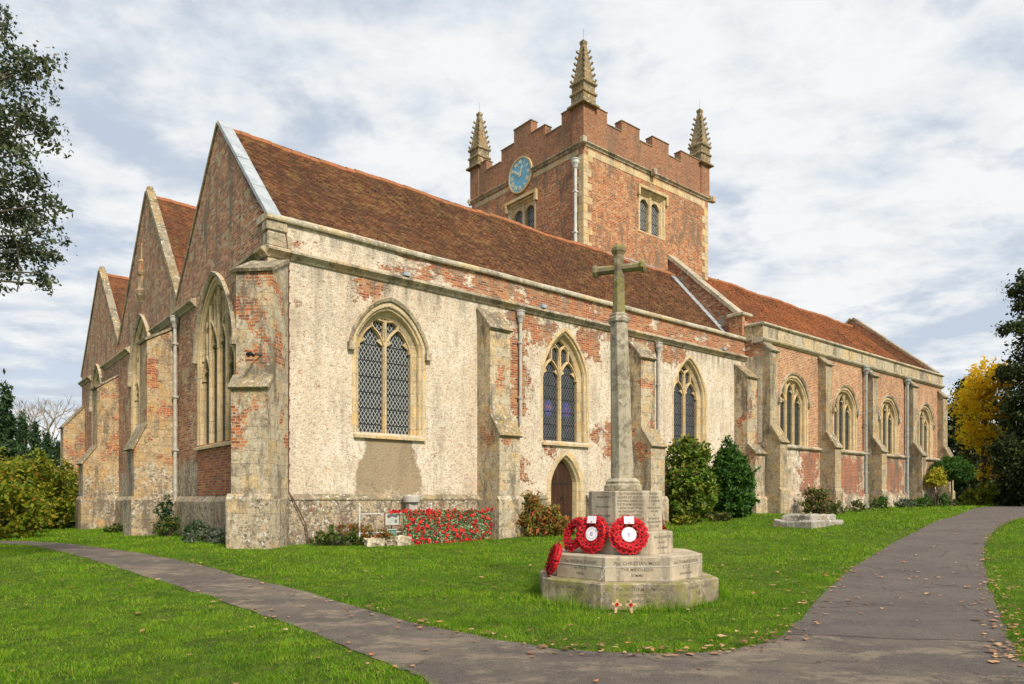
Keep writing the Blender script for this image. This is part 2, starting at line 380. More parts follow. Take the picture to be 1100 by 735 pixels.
def mk_glass(name, lead, pane, stained=False, pitch=.115, wdt=.16):
    m, n = new_mat(name); P, u, z, uv, xyz = wallco(n)
    a = n.m('DIVIDE', n.m('ADD', u, n.m('MULTIPLY', z, .62)), pitch); b = n.m('DIVIDE', n.m('SUBTRACT', u, n.m('MULTIPLY', z, .62)), pitch)
    fa = n.m('ABSOLUTE', n.m('SUBTRACT', n.m('FRACT', a), .5)); fb = n.m('ABSOLUTE', n.m('SUBTRACT', n.m('FRACT', b), .5))
    lat = n.m('GREATER_THAN', n.m('MAXIMUM', fa, fb), .5-wdt/2)
    cell = n.n('ShaderNodeTexWhiteNoise', {'Vector': n.comb(n.m('FLOOR', n.m('ADD', a, 0)), n.m('FLOOR', b))}, noise_dimensions='2D')
    cv = cell.outputs['Value']
    pc = n.mix(cv, pane, tuple(v*2.4+.006 for v in pane))
    if stained:
        zc = n.m('ABSOLUTE', n.m('SUBTRACT', z, 4.72)); cu_ = n.m('ABSOLUTE', n.m('SUBTRACT', n.m('ABSOLUTE', n.m('SUBTRACT', xyz[0], 10.6)), .44))
        rd_ = n.m('SQRT', n.m('ADD', n.m('MULTIPLY', cu_, cu_), n.m('MULTIPLY', n.m('MULTIPLY', zc, zc), .5))); sel = n.m('LESS_THAN', n.m('ADD', rd_, n.m('MULTIPLY', n.m('SUBTRACT', n.noise(P, 9, 2, .5), .5), .25)), .19)
        pc2 = n.ramp(n.noise(P, 9, 2, .5), [(.35, (.02, .03, .16)), (.5, (.03, .06, .30)), (.55, (.25, .03, .04)), (.62, (.02, .05, .2)), (.68, (.3, .22, .06))])
        pc = n.mix(sel, pc, pc2)
        pc = n.mix(n.m('MULTIPLY', n.m('GREATER_THAN', cv, .86), .5), pc, (.08, .035, .06))
    c = n.mix(lat, pc, lead)
    bar = n.m('LESS_THAN', n.m('FRACT', n.m('DIVIDE', z, .46)), .075)
    c = n.mix(bar, c, (.015, .016, .018))
    tilt = n.vm('MULTIPLY', n.vm('SUBTRACT', cell.outputs['Color'], (.5, .5, .5)), (.10, .10, .10))
    gn = n.n('ShaderNodeNewGeometry').outputs['Normal']
    nn = n.vm('NORMALIZE', n.vm('ADD', gn, tilt))
    bs = n.n('ShaderNodeBsdfPrincipled', {'Base Color': c, 'Roughness': n.mix(n.m('MAXIMUM', lat, bar), (.22,)*3, (.7,)*3), 'Specular IOR Level': .28, 'Normal': nn})
    out = n.n('ShaderNodeOutputMaterial'); n.nt.links.new(bs.outputs[0], out.inputs[0]); return m
def mk_leaf(name, stops, rough=.6, trans=.25, nz=1.2, dark=.5):
    m, n = new_mat(name); tc = n.n('ShaderNodeTexCoord'); P = tc.outputs['Object']
    g = n.n('ShaderNodeNewGeometry')
    c = n.ramp(g.outputs['Random Per Island'], stops)
    c = n.mix(n.m('MULTIPLY', n.step(n.noise(P, nz, 4, .6), .40, .62), dark), c, n.mix(.6, c, (.012, .02, .006)))
    b = n.n('ShaderNodeBsdfPrincipled', {'Base Color': c, 'Roughness': rough, 'Specular IOR Level': .25})
    t = n.n('ShaderNodeBsdfTranslucent', {'Color': c}); mx = n.n('ShaderNodeMixShader', {0: trans, 1: b.outputs[0], 2: t.outputs[0]})
    out = n.n('ShaderNodeOutputMaterial'); n.nt.links.new(mx.outputs[0], out.inputs[0]); return m

M = {}
M['south'] = mk_south()
M['west'] = mk_brick('mottled_red_brick', PURPLE, (.52, .40, .27), (.60, .45, .27), 3.0, .9, (.62, .46, .32), 2.6, .66)
M['tower'] = mk_brick('tower_brick', ORANGE, (.52, .36, .21), None, 9.0, .8, (.68, .50, .34))
M['chancel'] = mk_brick('chancel_brick', [(0, (.36, .095, .032)), (.4, (.50, .165, .055)), (.7, (.56, .26, .10)), (1, (.28, .08, .035))], (.70, .57, .39), None, 4.0, .38, (.66, .52, .37))
def mk_chlow():
    m, n = new_mat('lower_chancel_masonry'); P, u, z, uv, xyz = wallco(n); x = xyz[0]
    pc = plaster_col(n, P, z); bc, bh = brick_layer(n, uv, [(0, (.24, .055, .025)), (.5, (.42, .10, .04)), (1, (.30, .10, .05))], (.40, .29, .20))
    w = n.m('MULTIPLY', n.m('SUBTRACT', n.noise(P, 1.9, 7, .82), .525), 5.0)
    mb = orm(n, [rectmask(n, x, z, r_, w) for r_ in [(25.3, 26.8, 1.9, 3.7), (28.4, 31.6, 1.9, 3.75), (33.5, 37.0, 2.0, 3.7), (38.8, 41.9, 2.0, 3.7), (22.8, 23.6, 2.0, 2.9)]])
    pc = n.mix(n.step(n.noise(P, 1.6, 5, .75), .46, .54), pc, (.50, .40, .27)); c = n.mix(mb, pc, bc); c = soot(n, P, c, 1.0); c = n.mix(n.m('MULTIPLY', n.step(n.noise(P, 2.0, 5, .7), .5, .6), n.m('SUBTRACT', 1.0, n.step(z, 1.4, 2.2))), c, (.19, .17, .12))
    finish(n, c, .92, n.noise(P, 17, 4, .75), .6, .03); return m
M['chlow'] = mk_chlow()
M['stone'] = mk_stone('window_stone', (.76, .60, .37), .76, True, .32, .15, .34, .36)
M['ashlar'] = mk_stone('ashlar_parapet', (.66, .56, .40), .66, True, .95, .5, .8, .42)
M['string'] = mk_stone('weathered_moulding', (.66, .57, .43), .5, True, 1.0, .6, 1.1, 3.0)
M['coping'] = mk_stone('lichened_coping', (.72, .65, .51), .55, True, .6, .9, .9, 3.0)
M['butt'] = mk_stone('buttress_masonry', (.76, .64, .47), .45, True, 1.0, .5, .42, .30, True, 1.0, 1.7)
M['buttw'] = mk_stone('west_buttress_masonry', (.72, .53, .31), .42, True, 1.0, .4, .40, .28, True, 1.0, 2.6)
M['cap'] = mk_stone('buttress_weathering', (.47, .39, .28), .45, True, 1.0, .9, .55, 2.0, moss=.25)
M['pinn'] = mk_stone('pinnacle_stone', (.36, .27, .15), .55, True, .7, .7, .5, .3)
M['flint'] = mk_flint()
M['tile'] = mk_tile('clay_roof_tiles', [(0, (.080, .036, .020)), (.3, (.130, .052, .026)), (.6, (.165, .066, .030)), (.85, (.22, .11, .048)), (1, (.085, .045, .03))], .6)
M['tile2'] = mk_tile('orange_roof_tiles', [(0, (.19, .060, .026)), (.35, (.31, .095, .036)), (.7, (.38, .13, .045)), (1, (.20, .085, .045))], .45)
M['tile3'] = mk_tile('weathered_gable_tiles', [(0, (.13, .05, .025)), (.3, (.22, .080, .034)), (.6, (.28, .105, .042)), (1, (.15, .07, .04))], .5)
M['ridge'] = mk_simple('ridge_tile_clay', (.42, .15, .07), (.28, .13, .06), 3, .9)
M['lead'] = mk_simple('lead_sheet', (.42, .45, .47), (.30, .33, .36), 3, .55, .0, .2, .5)
M['pipe'] = mk_simple('painted_iron_pipe', (.50, .48, .43), (.38, .35, .31), 6, .55)
M['pipeg'] = mk_simple('grey_iron_pipe', (.36, .38, .36), (.26, .28, .27), 6, .5)
M['cable'] = mk_simple('copper_cable', (.16, .075, .05), None, 6, .7)
M['glass'] = mk_glass('leaded_glass', (.40, .41, .39), (.010, .012, .015), pitch=.118, wdt=.15)
M['glass2'] = mk_glass('dark_leaded_glass', (.12, .13, .13), (.009, .011, .015), True, .118, .17)
M['glass3'] = mk_glass('greenish_leaded_glass', (.07, .08, .075), (.010, .013, .013), pitch=.13, wdt=.15)
M['oak'] = None
def mk_oak():
    m, n = new_mat('old_oak_boards'); P, u, z, uv, xyz = wallco(n)
    g = n.noise(n.scale(P, (14, 14, .9)), 1.0, 5, .65)
    c = n.ramp(g, [(.3, (.030, .014, .008)), (.55, (.060, .030, .017)), (.75, (.10, .055, .035))])
    c = n.mix(n.m('MULTIPLY', n.m('SUBTRACT', 1.0, n.step(z, .5, 1.1)), .5), c, (.12, .08, .05))
    finish(n, c, .85, g, .4, .01, .15); return m
M['oak'] = mk_oak()
M['iron'] = mk_simple('black_iron', (.02, .02, .02), None, 5, .5)
M['blue'] = mk_simple('clock_blue', (.14, .36, .52), (.19, .43, .58), 3, .5)
M['gold'] = mk_simple('gilding', (.76, .70, .52), (.62, .55, .36), 8, .5)
M['bark'] = mk_simple('bark', (.075, .055, .04), (.14, .12, .09), 5, .95, 0, .8)
M['white'] = mk_simple('white_painted_metal', (.66, .66, .63), (.45, .45, .42), 7, .5)
M['card'] = mk_simple('white_card', (.74, .72, .76), (.70, .68, .73), 7, .6, 0, .02)
M['ink'] = mk_simple('ink', (.10, .12, .25), None, 7, .6, 0, .02)

# ------------------------------------------------------------------ ground
PATHL_UP = [(-27, 24.6), (-22, 24.0), (-16.6, 22.6), (-13.2, 20.4), (-9.6, 17.1), (-6.68, 14.42), (-4.68, 12.4), (-3.18, 10.9), (-1.53, 8.9), (-.53, 7.94), (.29, 7.24), (.93, 7.02), (1.42, 6.94)]
PATHR_L = [(1.42, 6.94), (1.95, 7.0), (2.38, 7.2), (2.99, 7.78), (3.98, 9.4), (6.35, 13.32), (8.82, 16.86), (12.45, 21.6), (18.27, 29.04), (29.6, 43.4), (36, 49), (46, 53), (60, 55)]
PATHR_R = [(60, 45), (40, 40), (26, 32), (19.4, 26.64), (16.37, 23.3), (14.11, 20.64), (11.4, 16.98), (9.42, 14.0), (7.31, 10.7), (5.95, 8.52), (5.19, 7.28), (4.75, 6.3), (4.7, 4), (6, -2)]
PATHL_DN = [(-1.0, -2), (-.3, 4), (-.71, 5.92), (-1.12, 6.5), (-1.9, 7.56), (-2.72, 8.56), (-3.95, 9.94), (-5.64, 11.66), (-7.94, 13.94), (-10.62, 16.7), (-14.2, 20.2), (-18, 22.2), (-22, 23.3), (-27, 24.0)]
def smooth(pts, k=6):
    out = []; n = len(pts)
    for i in range(n-1):
        p0 = np.array(pts[max(i-1, 0)]); p1 = np.array(pts[i]); p2 = np.array(pts[i+1]); p3 = np.array(pts[min(i+2, n-1)])
        for j in range(k):
            t = j/k; out.append(tuple(.5*((2*p1)+(-p0+p2)*t+(2*p0-5*p1+4*p2-p3)*t*t+(-p0+3*p1-3*p2+p3)*t**3)))
    out.append(tuple(pts[-1])); return out
def dejag(pts, amp, seed):
    r = random.Random(seed); return [(x+r.uniform(-amp, amp), y+r.uniform(-amp, amp)) for x, y in pts]
SEAM = [(2.99, 7.78), (3.59, 7.74), (4.11, 7.58), (4.68, 7.55), (5.33, 7.5)]
a_up = dejag(smooth(PATHL_UP), .03, 1); a_r = dejag(smooth(PATHR_L), .03, 2); b_r = dejag(smooth(PATHR_R), .03, 3); b_l = dejag(smooth(PATHL_DN), .03, 4)
def dens(poly, step):
    out = []
    for i in range(len(poly)):
        a = np.array(poly[i]); b = np.array(poly[(i+1) % len(poly)]); L = np.hypot(*(b-a)); k = max(1, int(L/step))
        for j in range(k): out.append(tuple(a+(b-a)*j/k))
    return out
# index where the two surfacings meet
iL = min(range(len(a_r)), key=lambda i: math.hypot(a_r[i][0]-2.99, a_r[i][1]-7.78))
iR = min(range(len(b_r)), key=lambda i: math.hypot(b_r[i][0]-5.33, b_r[i][1]-7.5))
polyB = a_r[iL:]+b_r[:iR+1]+[tuple(p) for p in SEAM[::-1][1:-1]]
polyA = a_up+a_r[1:iL+1]+[tuple(p) for p in SEAM[1:-1]]+b_r[iR:]+b_l
def inpoly(X, Y, poly):
    P = np.array(poly); x0, y0 = P[:, 0], P[:, 1]; x1, y1 = np.roll(x0, -1), np.roll(y0, -1)
    ins = np.zeros(X.shape, bool)
    for i in range(len(P)):
        if y0[i] == y1[i]: continue
        c = ((y0[i] > Y) != (y1[i] > Y)) & (X < (x1[i]-x0[i])*(Y-y0[i])/(y1[i]-y0[i])+x0[i]); ins ^= c
    return ins
def pave(name, poly, dz, mat, near=.5):
    pl_ = dens(poly, .4); arr = np.array(pl_)
    gx, gy = np.meshgrid(np.arange(-60, 61, .45), np.arange(-2, 56, .45)); gx = gx.ravel(); gy = gy.ravel()
    ok = inpoly(gx, gy, poly)
    ins = [(a, b) for a, b in zip(gx[ok], gy[ok]) if np.min(np.hypot(arr[:, 0]-a, arr[:, 1]-b)) > .18]
    vs = [Vector(p) for p in pl_]+[Vector(p) for p in ins]; n = len(pl_)
    r = delaunay_2d_cdt(vs, [], [list(range(n))], 1, 1e-5)
    V2 = np.array([tuple(v) for v in r[0]]); Z = GZ(V2[:, 0], V2[:, 1])+dz
    me = bpy.data.meshes.new(name); me.from_pydata([(a, b, c) for (a, b), c in zip(V2, Z)], [], [list(f) for f in r[2]]); me.update()
    return tag(link(name, me, mat), kind='structure')
def mk_asphalt(name, c1, c2, c3, amt):
    m, n = new_mat(name); tc = n.n('ShaderNodeTexCoord'); P = tc.outputs['Object']
    c = n.mix(n.step(n.noise(n.scale(P, (.6, 1.0, 1)), 1.1, 6, .7), .42, .58), c1, c2)
    c = n.mix(n.m('MULTIPLY', n.step(n.noise(n.scale(P, (.8, 1.2, 1)), 1.5, 7, .8), .49, .60), amt), c, c3)
    c = n.mix(n.m('MULTIPLY', n.step(n.noise(P, 6, 6, .85), .50, .62), .45), c, n.mix(.5, c, (.05, .04, .038)))
    c = n.mix(n.m('MULTIPLY', n.step(n.noise(P, 75, 3, .8), .54, .62), .55), c, (.34, .30, .28))
    c = n.mix(n.m('MULTIPLY', n.step(n.noise(P, 55, 3, .8), .56, .63), .6), c, (.045, .038, .036))
    c = n.mix(n.m('MULTIPLY', n.step(n.noise(P, 2.5, 7, .85), .60, .66), .5), c, (.09, .10, .04))
    vc = n.n('ShaderNodeTexVoronoi', {'Vector': n.vm('ADD', P, n.vm('MULTIPLY', n.noise(P, 2.5, 5, .7, True), (.5, .5, .5))), 'Scale': .55}, feature='DISTANCE_TO_EDGE')
    ck = n.m('MULTIPLY', n.m('SUBTRACT', 1.0, n.step(vc.outputs['Distance'], .004, .012)), n.step(n.noise(P, .8, 3, .6), .50, .56))
    c = n.mix(n.m('MULTIPLY', ck, .4), c, (.028, .026, .018))
    finish(n, c, .85, n.m('SUBTRACT', n.m('ADD', n.noise(P, 80, 4, .85), n.noise(P, 8, 4, .6)), ck), .9, .015); return m
M['asph'] = mk_asphalt('worn_asphalt', (.150, .120, .094), (.104, .083, .070), (.27, .215, .150), .8)
M['asph2'] = mk_asphalt('asphalt', (.126, .103, .088), (.098, .081, .072), (.17, .14, .115), .4)
def mk_soil():
    m, n = new_mat('turf'); tc = n.n('ShaderNodeTexCoord'); P = tc.outputs['Object']
    c = n.mix(n.step(n.noise(P, .7, 5, .6), .35, .65), (.045, .095, .008), (.085, .15, .012))
    c = n.mix(n.step(n.noise(n.scale(P, (1, .6, 1)), 6, 5, .7), .42, .62), c, (.12, .18, .022))
    c = n.mix(n.m('MULTIPLY', n.step(n.noise(P, 22, 4, .7), .52, .64), .7), c, (.030, .060, .010))
    c = n.mix(n.m('MULTIPLY', n.step(n.noise(P, 1.9, 7, .8), .56, .63), .6), c, (.13, .10, .045))
    finish(n, c, .95, n.noise(P, 30, 5, .8), 1.0, .05, .1); return m
M['turf'] = mk_soil()
def build_ground():
    g1 = np.concatenate([[-1500, -700, -350, -200, -120], np.arange(-80, -24, 1.0), np.arange(-24, 26, .5), np.arange(26, 90, 1.0), [120, 200, 350, 700, 1500]])
    g2 = np.concatenate([[-800, -200, -80], np.arange(-30, 0, 1.0), np.arange(0, 34, .5), np.arange(34, 97, 1.0), [120, 200, 400, 900, 2500]])
    X, Y = np.meshgrid(g1, g2); Z = GZ(X, Y); nx, ny = len(g1), len(g2)
    vs = np.stack([X.ravel(), Y.ravel(), Z.ravel()], 1)
    fs = [(j*nx+i, j*nx+i+1, (j+1)*nx+i+1, (j+1)*nx+i) for j in range(ny-1) for i in range(nx-1)]
    me = bpy.data.meshes.new('ground'); me.from_pydata(vs.tolist(), [], fs)
    for p in me.polygons: p.use_smooth = True
    tag(link('ground', me, M['turf']), kind='structure')
build_ground()
pave('path', polyA, .008, M['asph'])
pave('path', polyB, .012, M['asph2'])

def in_church(X, Y):
    dx_, dy_ = X-P0[0], Y-P0[1]; s = dx_*U[0]+dy_*U[1]; t = dx_*V[0]+dy_*V[1]
    return (s > -.12) & (s < 43.8) & (t > -1.0) & (t < 28) & ~((s < 21.9) & (t < -.08))
def on_path(X, Y): return inpoly(X, Y, polyA) | inpoly(X, Y, polyB)
def in_mem(X, Y): return np.hypot(X-1.70, Y-10.6) < 1.16
def grass(name, seed):
    r = rnd(seed); xs = []; ys = []; hs = []; ws = []
    def zone(y0, y1, dens_, h, w, marg=1.0):
        n = int(dens_*(.73*(y1*y1-y0*y0)+2*marg*(y1-y0)))
        y = np.sqrt(r.uniform(y0*y0, y1*y1, n)); half = .735*y+marg; x = r.uniform(-1, 1, n)*half
        xs.append(x); ys.append(y); hs.append(h*r.uniform(.5, 1.25, n)); ws.append(w*r.uniform(.7, 1.3, n))
    zone(5.0, 9, 3400, .036, .0062); zone(9, 13, 1900, .040, .0082); zone(13, 20, 760, .046, .0125); zone(20, 34, 230, .066, .026); zone(34, 60, 50, .08, .055)
    x = np.concatenate(xs); y = np.concatenate(ys); h = np.concatenate(hs); w = np.concatenate(ws)
    ok = ~on_path(x+r.normal(0, .05, len(x)), y+r.normal(0, .045, len(x))) & ~in_church(x, y) & ~in_mem(x, y)
    # patchy length
    x, y, h, w = x[ok], y[ok], h[ok], w[ok]
    def vn(fx, sd):          # smooth value noise for tufts
        g = rnd(sd).random((256, 256)); X_, Y_ = x*fx, y*fx; i0, j0 = np.floor(X_).astype(int), np.floor(Y_).astype(int); a_, b_ = X_-i0, Y_-j0; a_ = a_*a_*(3-2*a_); b_ = b_*b_*(3-2*b_)
        G = lambda p, q: g[p % 256, q % 256]
        return (G(i0, j0)*(1-a_)+G(i0+1, j0)*a_)*(1-b_)+(G(i0, j0+1)*(1-a_)+G(i0+1, j0+1)*a_)*b_
    tuft = .5*vn(1.3, 1)+.5*vn(5.0, 2); fine = vn(11.0, 3)
    h = h*(.25+1.15*np.clip((tuft-.25)/.5, 0, 1.1)**1.3+.45*fine)
    keep = (fine*.6+tuft*.6+r.random(len(x))*.5) > .52
    x, y, h, w = x[keep], y[keep], h[keep], w[keep]
    # unmown fringe round the memorial
    dm = np.hypot(x-1.70, y-10.6); fr = (dm < 1.52)
    h = np.where(fr, h*(1.5+2.6*(np.sin(np.arctan2(y-10.6, x-1.7)*5+1)*.5+.5)), h)
    z = GZ(x, y); n = len(x); a = r.uniform(0, 2*np.pi, n); ln = r.uniform(.1, 1.2, n)*h; la = r.uniform(0, 2*np.pi, n)
    base = np.stack([x, y, z-.004], 1); side = np.stack([np.cos(a)*w/2, np.sin(a)*w/2, np.zeros(n)], 1)
    tip = base+np.stack([np.cos(la)*ln, np.sin(la)*ln, h], 1)
    vs = np.stack([base-side, base+side, tip], 1).reshape(-1, 3)
    return np_mesh(name, vs, n, 3, M['grass'])
def mk_grass():
    m, n = new_mat('grass_blades'); tc = n.n('ShaderNodeTexCoord'); P = tc.outputs['Object']; g = n.n('ShaderNodeNewGeometry')
    c = n.ramp(g.outputs['Random Per Island'], [(0, (.070, .19, .004)), (.4, (.145, .32, .006)), (.8, (.245, .43, .010)), (.95, (.38, .46, .04)), (1, (.50, .38, .16))])
    c = n.mix(n.m('MULTIPLY', n.step(n.noise(P, .55, 6, .75), .44, .58), .5), c, (.05, .15, .006))
    c = n.mix(n.m('MULTIPLY', n.step(n.noise(P, 2.3, 6, .8), .50, .60), .45), c, (.33, .44, .02))
    c = n.mix(n.m('MULTIPLY', n.step(n.noise(P, 5.5, 6, .85), .55, .62), .4), c, (.035, .10, .006))
    b = n.n('ShaderNodeBsdfPrincipled', {'Base Color': c, 'Roughness': .55, 'Specular IOR Level': .25})
    t = n.n('ShaderNodeBsdfTranslucent', {'Color': c}); mx = n.n('ShaderNodeMixShader', {0: .35, 1: b.outputs[0], 2: t.outputs[0]})
    out = n.n('ShaderNodeOutputMaterial'); n.nt.links.new(mx.outputs[0], out.inputs[0]); return m
M['grass'] = mk_grass()
tag(grass('grass', 11), 'short bright green churchyard grass on both sides of the paths', 'grass', kind='stuff')

# ------------------------------------------------------------------ church
church = thing('church', 'long brick and cream rendered church with three west gables and a battlemented clock tower', 'church', (P0[0], P0[1], 0), ANG)
SPLIT = {'plinth', 'plinth_moulding', 'cap_stone', 'stone_band', 'string_course', 'pipe_collar', 'overflow_outlet', 'crocket', 'strap_hinge', 'battlement_coping', 'parapet_moulding', 'corner_stone', 'gable_coping', 'bar'}
def islands(bm, gap=.04):
    bm.faces.ensure_lookup_table(); bm.faces.index_update(); seen = set(); isl = []
    for f in bm.faces:
        if f.index in seen: continue
        st = [f]; seen.add(f.index); cur = []
        while st:
            g = st.pop(); cur.append(g)
            for v_ in g.verts:
                for h_ in v_.link_faces:
                    if h_.index not in seen: seen.add(h_.index); st.append(h_)
        co = np.array([v_.co[:] for g in cur for v_ in g.verts]); isl.append([cur, co.min(0)-gap/2, co.max(0)+gap/2])
    ch = True
    while ch:
        ch = False
        for i in range(len(isl)):
            for j in range(i+1, len(isl)):
                if gap > 0 and (isl[i][1] <= isl[j][2]).all() and (isl[j][1] <= isl[i][2]).all():
                    isl[i] = [isl[i][0]+isl[j][0], np.minimum(isl[i][1], isl[j][1]), np.maximum(isl[i][2], isl[j][2])]; isl.pop(j); ch = True; break
            if ch: break
    return [i_[0] for i_ in isl]
def CP(name, bm, mat, parent=None, **k):
    if name not in SPLIT: return obj(name, bm, mat, parent or church, **k)
    bmesh.ops.recalc_face_normals(bm, faces=bm.faces); last = None
    groups = islands(bm, -1 if name in ('crocket', 'pipe_collar_') else .04)
    if name == 'gable_coping': groups = [[f for g in groups for f in g]]
    for g in groups:
        b = bmesh.new(); mp = {}
        for f in g:
            for v_ in f.verts:
                if v_ not in mp: mp[v_] = b.verts.new(v_.co)
            b.faces.new([mp[v_] for v_ in f.verts])
        last = obj(name, b, mat, parent or church, recalc=False, **k)
    bm.free(); return last
def MS(t0): return lambda u, d, z: (u, t0+d, z)      # faces south
def MW(s0): return lambda u, d, z: (s0+d, u, z)      # faces west
PT = .20
def arch(uc, a, zs, za, n=14):
    h = za-zs; Rr = (a*a+h*h)/(2*a); cx = Rr-a; th = math.atan2(h, cx) if cx > 0 else math.pi-math.atan2(h, -cx)
    left = [(uc+cx-Rr*math.cos(th*i/n), zs+Rr*math.sin(th*i/n)) for i in range(n+1)]
    L_ = []
    for i, (x, z) in enumerate(left):
        f = (z-zs)/h; bl = PT*min(1.0, f*2.2)*1.0        # flatter haunches, sharper point
        L_.append((x*(1-bl)+(uc-a+a*f**1.0)*bl, z))
    left = L_
    return left+[(2*uc-x, z) for x, z in left[-2::-1]]
def outline(uc, a, z0, zs, za, n=14): return [(uc-a, z0)]+arch(uc, a, zs, za, n)+[(uc+a, z0)]
def arch_z(u, uc, a, zs, za):
    pts = arch(0.0, a, zs, za, 24)[:25]; x = -abs(u-uc)
    for (x0, z0), (x1, z1) in zip(pts, pts[1:]):
        if x0 <= x <= x1+1e-6: return z0+(z1-z0)*(x-x0)/max(x1-x0, 1e-6)
    return zs
def slab(bm, outer, holes, Mf, d0, d1):
    for d in (d0, d1):
        es = []
        for loop in [outer]+holes:
            vs = [bm.verts.new(Mf(a, d, z)) for a, z in loop]
            es += [bm.edges.new((vs[i], vs[(i+1) % len(vs)])) for i in range(len(vs))]
        bmesh.ops.triangle_fill(bm, edges=es, use_beauty=True)
    for loop in [outer]+holes:
        n = len(loop)
        A = [bm.verts.new(Mf(a, d0, z)) for a, z in loop]; B = [bm.verts.new(Mf(a, d1, z)) for a, z in loop]
        for i in range(n): bm.faces.new((A[i], B[i], B[(i+1) % n], A[(i+1) % n]))
    bmesh.ops.remove_doubles(bm, verts=bm.verts, dist=1e-4)
def loft(bm, outs, Mf):
    """outs = list of (outline, depth); open strip between successive outlines"""
    rows = [[bm.verts.new(Mf(a, d, z)) for a, z in o] for o, d in outs]
    for r0, r1 in zip(rows, rows[1:]):
        for i in range(len(r0)-1): bm.faces.new((r0[i], r0[i+1], r1[i+1], r1[i]))
def hood(bm, uc, a, zs, za, Mf, w=.13, proj=.12, drop=.0):
    A = outline(uc, a, zs-drop, zs, za)[1:-1] if not drop else outline(uc, a, zs-drop, zs, za)
    B = outline(uc, a+w, zs-drop, zs, za+w*1.25)[1:-1] if not drop else outline(uc, a+w, zs-drop, zs, za+w*1.25)
    Cc = outline(uc, a+w*.75, zs-drop, zs, za+w*.95)[1:-1] if not drop else outline(uc, a+w*.75, zs-drop, zs, za+w*.95)
    loft(bm, [(A, .0), (A, -proj*.55), (Cc, -proj), (B, -proj*.5), (B, .0)], Mf)
    for sg in (-1, 1):
        x0, x1 = sorted((uc+sg*(a-.03), uc+sg*(a+w+.05)))
        poly_extrude(bm, [(x0, zs-drop-.2), (x1, zs-drop-.2), (x1+0, zs-drop+.02), (x0, zs-drop+.02)], lambda p, q, d: Mf(p, d, q), -proj-.03, -.002)
def window(Mf, uc, a, z0, zs, za, lights, hooded=True, glass='glass', surround=.11, depth=.40, ai=.24, tz=.2, label=None):
    """pointed window: stone surround > glass, tracery, hood mould, sill"""
    fr = bmesh.new(); kd = depth/.42
    O = lambda k, dz=0.0: outline(uc, a-k, z0, zs, za-k*1.15+dz)
    loft(fr, [(O(-surround), .03), (O(-surround), -.006), (O(-.02), -.008), (O(.03), .06*kd), (O(.07), .075*kd), (O(.10), .14*kd), (O(.10), .19*kd), (O(ai-.05), .26*kd), (O(ai), .30*kd), (O(ai), depth+.1)], Mf)
    w = CP('window', fr, M['stone'])
    if label: w['label'] = label
    ain = a-ai; zain = za-ai*1.15
    g = bmesh.new(); poly_extrude(g, outline(uc, ain+.03, z0-.02, zs, zain+.03), lambda p, q, d: Mf(p, d, q), depth, depth+.02)
    CP('leaded_glass', g, M[glass], w)
    tr = bmesh.new(); d0, d1 = depth-.15, depth-.004; mw = .12; rw = .085
    lw = 2*ain/lights; zt = zs-tz
    heads = []
    for i in range(lights):
        c = uc-ain+lw*(i+.5); hz = min(arch_z(c-lw*.42 if c > uc+.01 else c+lw*.42 if c < uc-.01 else c, uc, ain, zs, zain)-.05, zt+lw*.85+(.45 if lights == 3 and i == 1 else .0))
        if lights == 2: z_s = zt; z_a = zt+lw*.78
        elif lights == 3: z_s = zt+(.35 if i == 1 else -.12); z_a = z_s+lw*.85
        else: z_s = zt+(.25 if i in (1, 2) else -.5); z_a = z_s+lw*.95
        heads.append((c, z_s, z_a))
        al = lw/2-.01
        arc = arch(c, al, z_s, z_a, 8)
        ribbon(tr, arc, rw, d0+.02, d1, Mf)
        # cusps
        for sg in (-1, 1):
            ux = c+sg*al*.86; zc = z_s+(z_a-z_s)*.38
            poly_extrude(tr, [(ux, zc-.12), (ux-sg*al*.42, zc+.0), (ux-sg*al*.1, zc+.12)][::sg], lambda p, q, d: Mf(p, d, q), d0+.07, d1)
    for i in range(1, lights):
        um = uc-ain+lw*i
        top = arch_z(um, uc, ain, zs, zain)
        if lights == 2: top = zt+lw*.95
        ribbon(tr, [(um, z0), (um, top+.02)], mw, d0, d1, Mf)
    if lights == 2:
        for c, z_s, z_a in heads: ribbon(tr, [(c, z_a-.02), (c, arch_z(c, uc, ain, zs, zain)+.03)], rw, d0+.02, d1, Mf)
        zy = zt+lw*.92; zt2 = arch_z(uc, uc, ain, zs, zain)
        for sg in (-1, 1):
            ribbon(tr, [(uc, zy), (uc+sg*.03, zy+(zt2-zy)*.42), (uc+sg*lw*.30, arch_z(uc+sg*lw*.30, uc, ain, zs, zain)+.02)], rw, d0+.02, d1, Mf)
            cc_ = uc+sg*lw*.26; aa = lw*.24; zb = zy+(zt2-zy)*.22
            ribbon(tr, arch(cc_, aa, zb, zb+aa*1.1, 6), .045, d0+.05, d1, Mf)
    else:
        for c, z_s, z_a in heads:
            tp = arch_z(c, uc, ain, zs, zain)
            if tp > z_a+.15: ribbon(tr, [(c, z_a-.02), (c, tp+.03)], rw*.8, d0+.03, d1, Mf)
        if lights == 4:
            for sg in (-1, 1):
                cc_ = uc+sg*lw*.5; ribbon(tr, arch(cc_, lw*.5, heads[1][2]+.35, heads[1][2]+.35+lw*.8, 8), rw*.8, d0+.03, d1, Mf)
            ribbon(tr, arch(uc-lw, lw, heads[0][2]-.1, heads[0][2]+lw*1.35, 8), rw, d0+.02, d1, Mf)
            ribbon(tr, arch(uc+lw, lw, heads[0][2]-.1, heads[0][2]+lw*1.35, 8), rw, d0+.02, d1, Mf)
    CP('tracery', tr, M['stone'], w)
    sb = bmesh.new()
